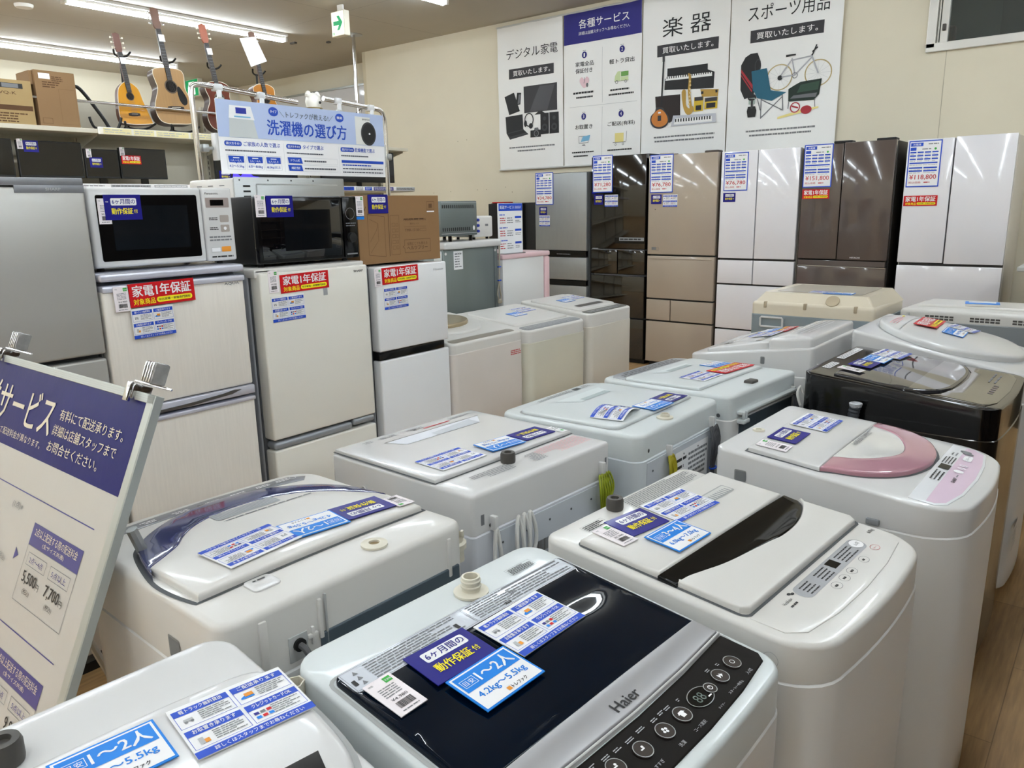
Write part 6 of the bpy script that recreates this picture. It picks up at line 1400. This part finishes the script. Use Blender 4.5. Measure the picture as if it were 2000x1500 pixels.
bpoly(k, spline([(hx, hz-.06), (hx+.05, hz-.01), (hx+.058, hz+.03), (hx+.03, hz+.055), (hx, hz+.03), (hx-.03, hz+.055), (hx-.058, hz+.03), (hx-.05, hz-.01)], 4), pinkq); k.line([(hx, hz+.05), (hx+.004, hz+.01), (hx-.006, hz-.01)], .006, midp, 2); k.disc(hx+.035, hz-.03, .014, .022, midp, 2, 12)
bpoly(k, [(-4.478, 2.80), (-4.405, 2.80), (-4.405, 2.895), (-4.44, 2.895), (-4.47, 2.855)], lgreen); bpoly(k, [(-4.40, 2.845), (-4.315, 2.845), (-4.315, 2.89), (-4.40, 2.89)], mgreen); bpoly(k, [(-4.40, 2.80), (-4.315, 2.80), (-4.315, 2.84), (-4.40, 2.84)], lgreen); k.ringd(-4.45, 2.793, .017, .005, midp, 2); k.ringd(-4.345, 2.793, .015, .005, midp, 2); k.line([(-4.48, 2.80), (-4.312, 2.80)], .003, midp, 2)
k.greek(-5.0, -4.71, 2.715, 2.750, 1, dkp, 1, 5, .55, .9); k.greek(-4.96, -4.75, 2.670, 2.700, 1, dkp, 1, 6, .55, .9); k.greek(-4.53, -4.28, 2.705, 2.735, 1, dkp, 1, 7, .55, .9); k.greek(-4.55, -4.25, 2.660, 2.690, 1, dkp, 1, 8, .55, .9)
k.frame(-4.925, -4.80, 2.21, 2.285, .005, midp, 2); bpoly(k, [(-4.895, 2.225), (-4.79, 2.235), (-4.775, 2.29), (-4.87, 2.28)], bluq, 3); bpoly(k, [(-4.875, 2.195), (-4.845, 2.195), (-4.835, 2.185), (-4.885, 2.185)], midp)
bpoly(k, [(-4.465, 2.195), (-4.36, 2.195), (-4.36, 2.285), (-4.465, 2.285)], yelq); k.line([(-4.49, 2.192), (-4.335, 2.192)], .006, midp, 2); k.line([(-4.33, 2.195), (-4.325, 2.30)], .004, midp, 2); k.ringd(-4.455, 2.172, .012, .004, midp, 2, 14); k.ringd(-4.365, 2.172, .012, .004, midp, 2, 14)
k.greek(-5.02, -4.70, 2.105, 2.13, 1, dkp, 1, 5, .55, .9); k.greek(-5.0, -4.72, 2.065, 2.09, 1, dkp, 1, 9, .55, .9); k.greek(-4.56, -4.26, 2.105, 2.13, 1, dkp, 1, 10, .55, .9); done()
# 3 instruments
k, done = banner('white banner reading musical instruments, with guitar and saxophone picture', -4.155, -3.235)
headline(k, '楽 器', -3.93, -3.42, 3.235, .175, -3.988, -3.338)
bpoly(k, [(-3.87, 2.765), (-3.87, 2.857), (-3.44, 2.853), (-3.44, 2.80), (-3.369, 2.771), (-3.373, 2.624), (-3.897, 2.658), (-3.895, 2.764)], dkp); bpoly(k, [(-3.884, 2.782), (-3.394, 2.772), (-3.393, 2.737), (-3.888, 2.744)], cloth, 2)
for i in range(20): k.rect(-3.875+i*.0242, -3.865+i*.0242, 2.760, 2.780, dkp, 3)
bpoly(k, [(-3.999, 2.605), (-3.722, 2.602), (-3.714, 2.39), (-3.831, 2.341), (-3.984, 2.41)], mat('espresso print', '#241a18', .6), 3); k.line([(-3.98, 2.60), (-3.73, 2.598)], .008, greyb, 4)
bpoly(k, spline([(-3.944, 2.497), (-3.905, 2.49), (-3.88, 2.45), (-3.845, 2.41), (-3.834, 2.36), (-3.87, 2.31), (-3.939, 2.293), (-4.01, 2.31), (-4.05, 2.36), (-4.045, 2.42), (-4.0, 2.46), (-3.985, 2.50)], 4), greyb, 4); bpoly(k, spline([(-3.944, 2.48), (-3.90, 2.46), (-3.86, 2.41), (-3.85, 2.36), (-3.88, 2.325), (-3.939, 2.31), (-4.0, 2.325), (-4.035, 2.37), (-4.03, 2.42), (-3.99, 2.46)], 4), sunb, 5)
k.rect(-3.965, -3.925, 2.37, 2.42, greyb, 6); k.rect(-3.96, -3.93, 2.44, 2.455, cloth, 6); k.line([(-3.911, 2.929), (-3.925, 2.50)], .018, dkp, 6); k.line([(-3.912, 2.975), (-3.911, 2.925)], .026, greyb, 6)
k.line(spline([(-3.645, 2.774), (-3.628, 2.77), (-3.625, 2.70), (-3.63, 2.62), (-3.61, 2.50), (-3.60, 2.45)], 4, False), .026, goldp, 6); bpoly(k, spline([(-3.706, 2.62), (-3.665, 2.63), (-3.655, 2.50), (-3.62, 2.46), (-3.585, 2.48), (-3.575, 2.44), (-3.61, 2.40), (-3.65, 2.41), (-3.685, 2.48)], 4), goldp, 6)
for i in range(7): k.disc(-3.622+.004*(i % 2), 2.71-i*.035, .010, .010, mat('pale gold print', '#dcc383', .5), 7, 8)
for a in ((-3.572, -3.472, 2.425, 2.558), (-3.459, -3.325, 2.436, 2.540)): k.rect(*a, yelp, 5); k.rect(a[0]+.02, a[1]-.02, a[2]+.01, a[2]+.055, dkp, 6); k.rect(a[0]+.005, a[1]-.005, a[3]-.035, a[3], greyb, 6)
bpoly(k, [(-3.51, 2.628), (-3.32, 2.609), (-3.325, 2.545), (-3.49, 2.555)], goldp, 5); k.rect(-3.50, -3.33, 2.58, 2.605, dkp, 6)
bpoly(k, [(-3.788, 2.406), (-3.336, 2.392), (-3.33, 2.307), (-3.813, 2.305)], mat('pale silver print', '#c2c4cc', .5), 7); bpoly(k, [(-3.765, 2.375), (-3.375, 2.368), (-3.372, 2.32), (-3.78, 2.32)], cloth, 8)
for i in range(14): k.rect(-3.765+i*.028, -3.752+i*.028, 2.342, 2.372, dkp, 9)
k.greek(-4.01, -3.345, 2.195, 2.225, 1, ink_grey, 1, 3, .5, 1.2); k.greek(-4.0, -3.35, 2.155, 2.185, 1, ink_grey, 1, 4, .5, 1.2); done()
# 4 sports
k, done = banner('white banner reading sports goods, with bicycle and teal chair picture', -3.225, -2.215)
headline(k, 'スポーツ用品', -3.055, -2.335, 3.225, .135, -3.028, -2.369)
bpoly(k, [(-3.069, 2.861), (-3.02, 2.885), (-2.954, 2.886), (-2.92, 2.807), (-2.926, 2.737), (-2.973, 2.519), (-3.06, 2.491), (-3.104, 2.578), (-3.11, 2.795)], dkp); bpoly(k, [(-3.105, 2.73), (-2.985, 2.57), (-2.985, 2.61), (-3.105, 2.76)], redp, 2); bpoly(k, [(-3.105, 2.70), (-2.99, 2.545), (-2.987, 2.56), (-3.105, 2.715)], redp, 2); k.ringd(-2.945, 2.77, .03, .008, greyb, 2, 20, .06)
for cx_, cz in ((-2.74, 2.65), (-2.395, 2.65)): k.ringd(cx_, cz, .118, .010, tyre, 2, 40, .114); [k.line([(cx_, cz), (cx_+.108*math.cos(t*PI/6), cz+.104*math.sin(t*PI/6))], .0012, ink_lgrey, 1) for t in range(12)]
for a, b_ in (((-2.646, 2.782), (-2.458, 2.797)), ((-2.458, 2.785), (-2.60, 2.655)), ((-2.60, 2.655), (-2.635, 2.80)), ((-2.646, 2.775), (-2.74, 2.65)), ((-2.74, 2.65), (-2.60, 2.655)), ((-2.462, 2.81), (-2.395, 2.65))): k.line([a, b_], .012, mat('silver frame print', '#a9aab0', .5), 3)
k.line([(-2.455, 2.80), (-2.43, 2.86), (-2.42, 2.885)], .012, dkp, 4); k.line([(-2.455, 2.83), (-2.41, 2.865)], .012, dkp, 4); bpoly(k, [(-2.69, 2.815), (-2.60, 2.82), (-2.60, 2.832), (-2.69, 2.835)], dkp, 4); k.ringd(-2.60, 2.652, .026, .006, midp, 4); k.disc(-2.735, 2.645, .022, .022, dkp, 4, 14)
bpoly(k, [(-3.003, 2.729), (-2.859, 2.743), (-2.81, 2.543), (-2.976, 2.554)], tealp, 6); bpoly(k, [(-2.975, 2.563), (-2.81, 2.545), (-2.667, 2.516), (-2.795, 2.453), (-2.932, 2.488)], tealp, 6)
for a, b_ in (((-2.897, 2.556), (-2.892, 2.304)), ((-2.703, 2.50), (-2.69, 2.359)), ((-2.892, 2.31), (-2.703, 2.48)), ((-2.89, 2.47), (-2.695, 2.365)), ((-2.976, 2.56), (-2.87, 2.56)), ((-2.93, 2.48), (-2.90, 2.38))): k.line([a, b_], .008, midp, 5)
bpoly(k, [(-2.65, 2.54), (-2.59, 2.57), (-2.543, 2.59), (-2.359, 2.60), (-2.373, 2.469), (-2.415, 2.426), (-2.644, 2.432)], mat('dark green print', '#15281f', .6), 5); bpoly(k, [(-2.54, 2.565), (-2.375, 2.582), (-2.385, 2.51), (-2.57, 2.50)], mat('moss print', '#2f4a3b', .6), 6); bpoly(k, [(-2.63, 2.455), (-2.40, 2.45), (-2.39, 2.485), (-2.60, 2.48)], midp, 6)
k.line([(-2.64, 2.43), (-2.645, 2.37)], .006, midp, 4); k.line([(-2.41, 2.43), (-2.40, 2.36)], .006, midp, 4)
k.disc(-2.985, 2.50, .042, .030, dkp, 6, 16); k.rect(-3.015, -2.955, 2.44, 2.495, mat('lantern glass print', '#9fb0a8', .5), 6); k.rect(-2.992, -2.972, 2.40, 2.48, greyb, 7); bpoly(k, [(-3.02, 2.42), (-2.95, 2.42), (-2.935, 2.38), (-2.945, 2.325), (-3.02, 2.325), (-3.03, 2.38)], dkp, 6)
bpoly(k, [(-2.735, 2.288), (-2.735, 2.306), (-2.53, 2.352), (-2.37, 2.368), (-2.37, 2.356), (-2.525, 2.325)], yelq, 5); k.disc(-2.579, 2.376, .045, .047, cloth, 6); k.ringd(-2.579, 2.376, .046, .010, redp, 7); k.line([(-2.61, 2.39), (-2.55, 2.37)], .014, redp, 7); k.disc(-2.477, 2.348, .05, .036, redp, 6)
k.greek(-3.035, -2.385, 2.185, 2.215, 1, ink_grey, 1, 3, .5, 1.2); k.greek(-3.0, -2.42, 2.145, 2.175, 1, ink_grey, 1, 4, .5, 1.2); done()

# ------------------------------------------------------------------ blue hanging sign on its chrome stand (x = -3.3)
r = thing('sign_stand', 'chrome pole frame carrying the pale blue washing machine sign', 'sign stand', (-3.335, 2.5, 0), 0)
def pole(pts, name='pole'):
    G = Geo(); G.add(tube(pts, .0125, 12), chrome, True); return G.obj(name, r)
pole([(0, -.578, .04)]+spline([(0, -.578, 1.4), (0, -.585, 1.95), (0, -.585, 2.07), (0, -.57, 2.098), (0, -.53, 2.105)], 5, False)+[(0, -.03, 2.072)])
pole([(0, .54, .04)]+spline([(0, .54, 1.4), (0, .545, 1.95), (0, .535, 2.05), (0, .51, 2.078), (0, .47, 2.082)], 5, False)+[(0, .135, 2.105)])
for y in (-.578, .54):
    G = Geo(); G.add(lathe([(.06, 0), (.06, .01), (.02, .05)], 20), chrome, True, Matrix.Translation((0, y, 0))); G.obj('base', r)
for y, z in ((-.46, 2.10), (-.24, 2.085), (.22, 2.10), (.44, 2.085)):
    G = Geo(); G.add(box(.0-.018, .022, y-.020, y+.020, z-.018, z+.014, .006), mat('clear clip plastic', '#d9dbdc', .15, coat=.6), True); G.add(box(.012, .022, y-.012, y+.012, z-.085, z-.01, .004), _M['clear clip plastic'], True); G.add(box(.002, .03, y-.016, y+.016, z-.06, z-.045, .004), steel, True); G.obj('clip', r)
for y in (-.50, .505):
    G = Geo(); s = -1 if y < 0 else 1; G.add(box(-.01, .03, y-.008, y+.008, 1.78, 1.90, .004), white, True); G.add(tube([(.0, y, 1.835), (.0, y+s*.045, 1.83)], .008, 8), steel, True); G.add(box(-.018, .018, y+s*.05-.016, y+s*.05+.016, 1.815, 1.85, .005), steel, True); G.obj('side_clamp', r)
sb = thing('hanging_sign', 'pale blue and white washing machine guide sign hanging above the microwaves', 'sign', (-3.30, 2.50, 0), 0)
pale = mat('pale blue print', '#b4c4e6', .25, coat=.4); lin_g = mat('light line', '#b9bcc4', .5); dkt = mat('slate text', '#4a4e59', .5)
G = Geo(); G.add(box(-.002, .002, -.497, .497, 1.722, 2.046, .001), paper)
k = Ink(G, Matrix.Translation((.0025, -2.5, 0)) @ frame((0, 0, 0), (0, 1, 0), (0, 0, 1)), .0006)
k.rect(2.003, 2.997, 1.884, 2.046, pale, 1)
k.poly([(2.057, 1.885), (2.070, 2.018), (2.178, 2.018), (2.208, 1.885)], mat('print machine grey', '#c3c8c8', .4), 2); k.poly([(2.062, 1.968), (2.070, 2.024), (2.18, 2.024), (2.196, 1.965)], paper, 3); k.rect(2.10, 2.155, 1.990, 2.016, mat('deep blue print', '#1d2f9e', .3), 4); k.rect(2.09, 2.175, 1.973, 1.979, bluq, 4)
k.rect(2.80, 2.903, 1.886, 2.028, mat('print machine white', '#dfe0dc', .4), 2); k.disc(2.888, 1.944, .052, .060, dkp, 3, 36); k.ringd(2.888, 1.944, .050, .006, greyb, 4, 36, .057); k.disc(2.895, 1.944, .006, .005, paper, 4); k.text('BEAVERWorld', 2.85, 2.90, 2.012, 2.020, ink, 3)
k.text('洗濯機の選び方', 2.262, 2.738, 1.905, 1.975, royal, 2, .035)
k.text('＼トレファクが教える!／', 2.335, 2.655, 1.990, 2.018, dkt, 2, .01)
for x in (2.302, 2.698): k.disc(x, 2.012, .027, .021, royal, 2); k.text('タイプ' if x < 2.5 else '機能', x-.018, x+.018, 2.006, 2.019, paper, 3, .02)
for a, b_, t0, t1, t in ((2.028, 2.117, 2.127, 2.325, 'ご家族の人数で選ぶ'), (2.360, 2.447, 2.457, 2.583, 'タイプで選ぶ'), (2.693, 2.783, 2.787, 2.925, '乾燥機能で選ぶ')):
    k.rect(a, b_, 1.846, 1.868, royal, 1, .010); k.text('選び方その'+'123'[(a > 2.3)+(a > 2.6)], a+.008, b_-.008, 1.851, 1.863, paper, 2, .02); k.text(t, t0, t1, 1.847, 1.868, royal, 1, .015)
k.greek(2.03, 2.30, 1.820, 1.832, 1, dkt, 1, 3, .5, .9); k.greek(2.36, 2.58, 1.820, 1.832, 1, dkt, 1, 4, .5, .9); k.greek(2.695, 2.90, 1.820, 1.832, 1, dkt, 1, 5, .5, .9)
k.line([(2.345, 1.735), (2.345, 1.87)], .001, lin_g, 1); k.line([(2.68, 1.735), (2.68, 1.87)], .001, lin_g, 1)
for i, (t1, t2) in enumerate((('1人～2人', '4.2～5.5kg'), ('3人～4人', '6.0～8.0kg'), ('5人以上', '8.0kg以上'))):
    x0 = 2.035+i*.100; k.frame(x0, x0+.092, 1.742, 1.808, .0012, lin_g, 1); k.poly([(x0+.006, 1.802), (x0+.086, 1.802), (x0+.086, 1.773), (x0+.050, 1.773), (x0+.046, 1.768), (x0+.042, 1.773), (x0+.010, 1.773)], royal, 2); k.text(t1, x0+.018, x0+.074, 1.777, 1.787, paper, 3); k.rect(x0+.03, x0+.062, 1.792, 1.796, paper, 3); k.text(t2, x0+.008, x0+.084, 1.748, 1.762, royal, 2, .01)
for i, t in enumerate(('ドラム式', '縦型')):
    z = 1.778-i*.036; k.poly([(2.362, z+.028), (2.442, z+.028), (2.450, z), (2.368, z)], royal, 2); k.text(t, 2.38, 2.432, z+.008, z+.020, paper, 3, .01); k.frame(2.362, 2.668, z-.001, z+.029, .001, lin_g, 1); k.greek(2.46, 2.655, z+.007, z+.019, 1, dkt, 2, i, .6, 1.2)
k.rect(2.695, 2.985, 1.790, 1.804, royal, 1)
for j in range(3): k.greek(2.70, 2.98, 1.773-j*.018, 1.785-j*.018, 1, (royal, dkt, dkt)[j], 1, j, .5, 1.6); k.line([(2.695, 1.770-j*.018), (2.985, 1.770-j*.018)], .0008, lin_g, 1)
G.obj('sign_board', sb)

# ------------------------------------------------------------------ tilted service sign at the left (leans back 24 degrees)
r = thing('floor_sign', 'tilted blue and white delivery service sign in aluminium frame at the left', 'sign', (0, 0, 0), 0)
SN = Vector((0, -.41, -.912)).normalized(); ORG = Vector((-1.302, .6215, 1.240))
TS = frame(ORG, (1, 0, 0), -SN)       # u = +x, v = up the slope, normal towards the viewer
LG = 1.32
filmy = mat('creased film white', '#c4c2bd', .25, coat=.35, bump=.6, bscale=9, var=.02)
filmb = mat('creased film navy', '#0d1266', .35, spec=.2, bump=.6, bscale=9, var=.08)
inkn = mat('sign navy ink', '#2a2f86', .3, coat=.5); inkw = mat('sign cream ink', '#e6dcc6', .3, coat=.4)
G = Geo(); G.add(box(-.84, -.02, -LG+.02, -.012, -.012, -.002), filmy, False, TS)
k = Ink(G, TS, .0007, -.002)
k.rect(-.82, -.028, -.186, -.014, filmb, 1)
k.text('配送サービス', -.805, -.364, -.140, -.055, inkw, 2, .02)
k.text('サイズによって配送料金が異なります。', -.72, -.385, -.166, -.150, inkw, 2)
for i, (t, x0, x1) in enumerate((('有料にて配送承ります。', -.338, -.068), ('詳細は店舗スタッフまで', -.350, -.078), ('お問合せください。', -.352, -.130))): k.text(t, x0, x1, -.096-i*.033, -.074-i*.033, inkw, 2, .01)
def price_block(v0, a, b_):
    k.line([(-.76, v0+.042), (-.075, v0+.042)], .0022, inkn, 1)
    k.rect(-.305, -.088, v0-.042, v0, inkn, 1); k.text('2点以上配送する際の配送料金', -.290, -.103, v0-.022, v0-.006, inkw, 2); k.text('(全サイズ共通)', -.245, -.150, v0-.036, v0-.026, inkw, 2)
    k.frame(-.305, -.088, v0-.148, v0-.042, .001, ink_grey, 1)
    for x0, t, p in ((-.292, '2点～4点', a), (-.190, '5点以上', b_)):
        k.frame(x0, x0+.085, v0-.078, v0-.054, .001, ink_grey, 1); k.text(t, x0+.012, x0+.073, v0-.072, v0-.060, inkn, 2); k.text(p, x0+.004, x0+.066, v0-.112, v0-.088, ink, 2, .02); k.text('円', x0+.069, x0+.082, v0-.110, v0-.098, ink, 2); k.text('(税込)', x0+.020, x0+.052, v0-.130, v0-.118, ink, 2)
    k.poly([(-.352, v0-.060), (-.334, v0-.072), (-.352, v0-.084)], inkn, 1)
    k.text('1点', -.52, -.47, v0-.05, v0-.02, ink, 2); k.text(('3,300' if a == '5,500' else '5,500'), -.56, -.43, v0-.11, v0-.08, ink, 2, .02); k.text('(1点)※', -.425, -.375, v0+.004, v0+.020, ink_grey, 2); k.text('(税込)', -.42, -.385, v0-.10, v0-.085, ink_grey, 2)
price_block(-.297, '5,500', '7,700'); price_block(-.535, '7,700', '9,900'); price_block(-.773, '9,900', '12,100')
G.obj('poster', r, None, 'glossy creased poster with navy heading and prices')
fr = mat('sign aluminium frame', '#b9bdb8', .4, metal=.5, var=.02); G = Geo()
G.add(box(-.88, 0, -.016, 0, -.014, .002, .001), fr, False, TS); G.add(box(-.022, 0, -LG, 0, -.014, .002, .001), fr, False, TS); G.add(box(-.88, -.858, -LG, 0, -.014, .002, .001), fr, False, TS); G.add(box(-.88, 0, -LG, -LG+.02, -.014, .002, .001), fr, False, TS)
kk = Ink(G, TS, .0005, .002)
for i in range(3): kk.line([(-.88, -.004-i*.004), (0, -.004-i*.004)], .0006, seam_light, 1)
G.add(box(-.001, .004, -LG, 0, -.014, .0015, .0005), mat('frame edge shade', '#a4a9a6', .4, metal=.4), False, TS); G.obj('frame', r)
G = Geo(); bot = TS @ Vector((-.44, -LG, -.03)); topc = TS @ Vector((-.44, -.25, -.03))
for x in (-.40, .40):
    G2 = Geo(); p1 = topc+Vector((x, .02, 0)); G2.add(tube([tuple(p1), (p1.x, p1.y+.30-.35*0, .012)], .010, 8), steel, True); G2.obj('leg', r)
G2 = Geo(); G2.add(box(-.88, 0, -LG-.012, -LG, -.03, .0), steel, False, TS); G2.obj('foot', r)
def sclip(u, nm):
    G = Geo(); T2 = TS @ Matrix.Translation((u, 0, 0))
    G.add(box(-.014, .010, -.016, .012, -.026, .010, .002), chrome, True, T2); 
    G.add(box(-.008, .008, -.022, .014, .008, .016, .002), chrome, True, T2); 
    G.add(tube([(-.018, .016, -.004), (.08, .016, -.022)], .0022, 6), chrome, True, T2)
    G.add(box(.018, .056, .018, .058, -.022, .006, .004), mat('clear ribbed plastic', '#9b9b99', .08, coat=1.0, var=.25, vscale=90, trans=.35), True, T2)
    for i in range(4): G.add(box(.020+i*.009, .0245+i*.009, .020, .056, .006, .0075, .001), chrome, False, T2)
    o = G.obj(nm, r, None, 'chrome clip with clear ribbed lever')
sclip(-.075, 'sign_clip'); sclip(-.70, 'sign_clip')
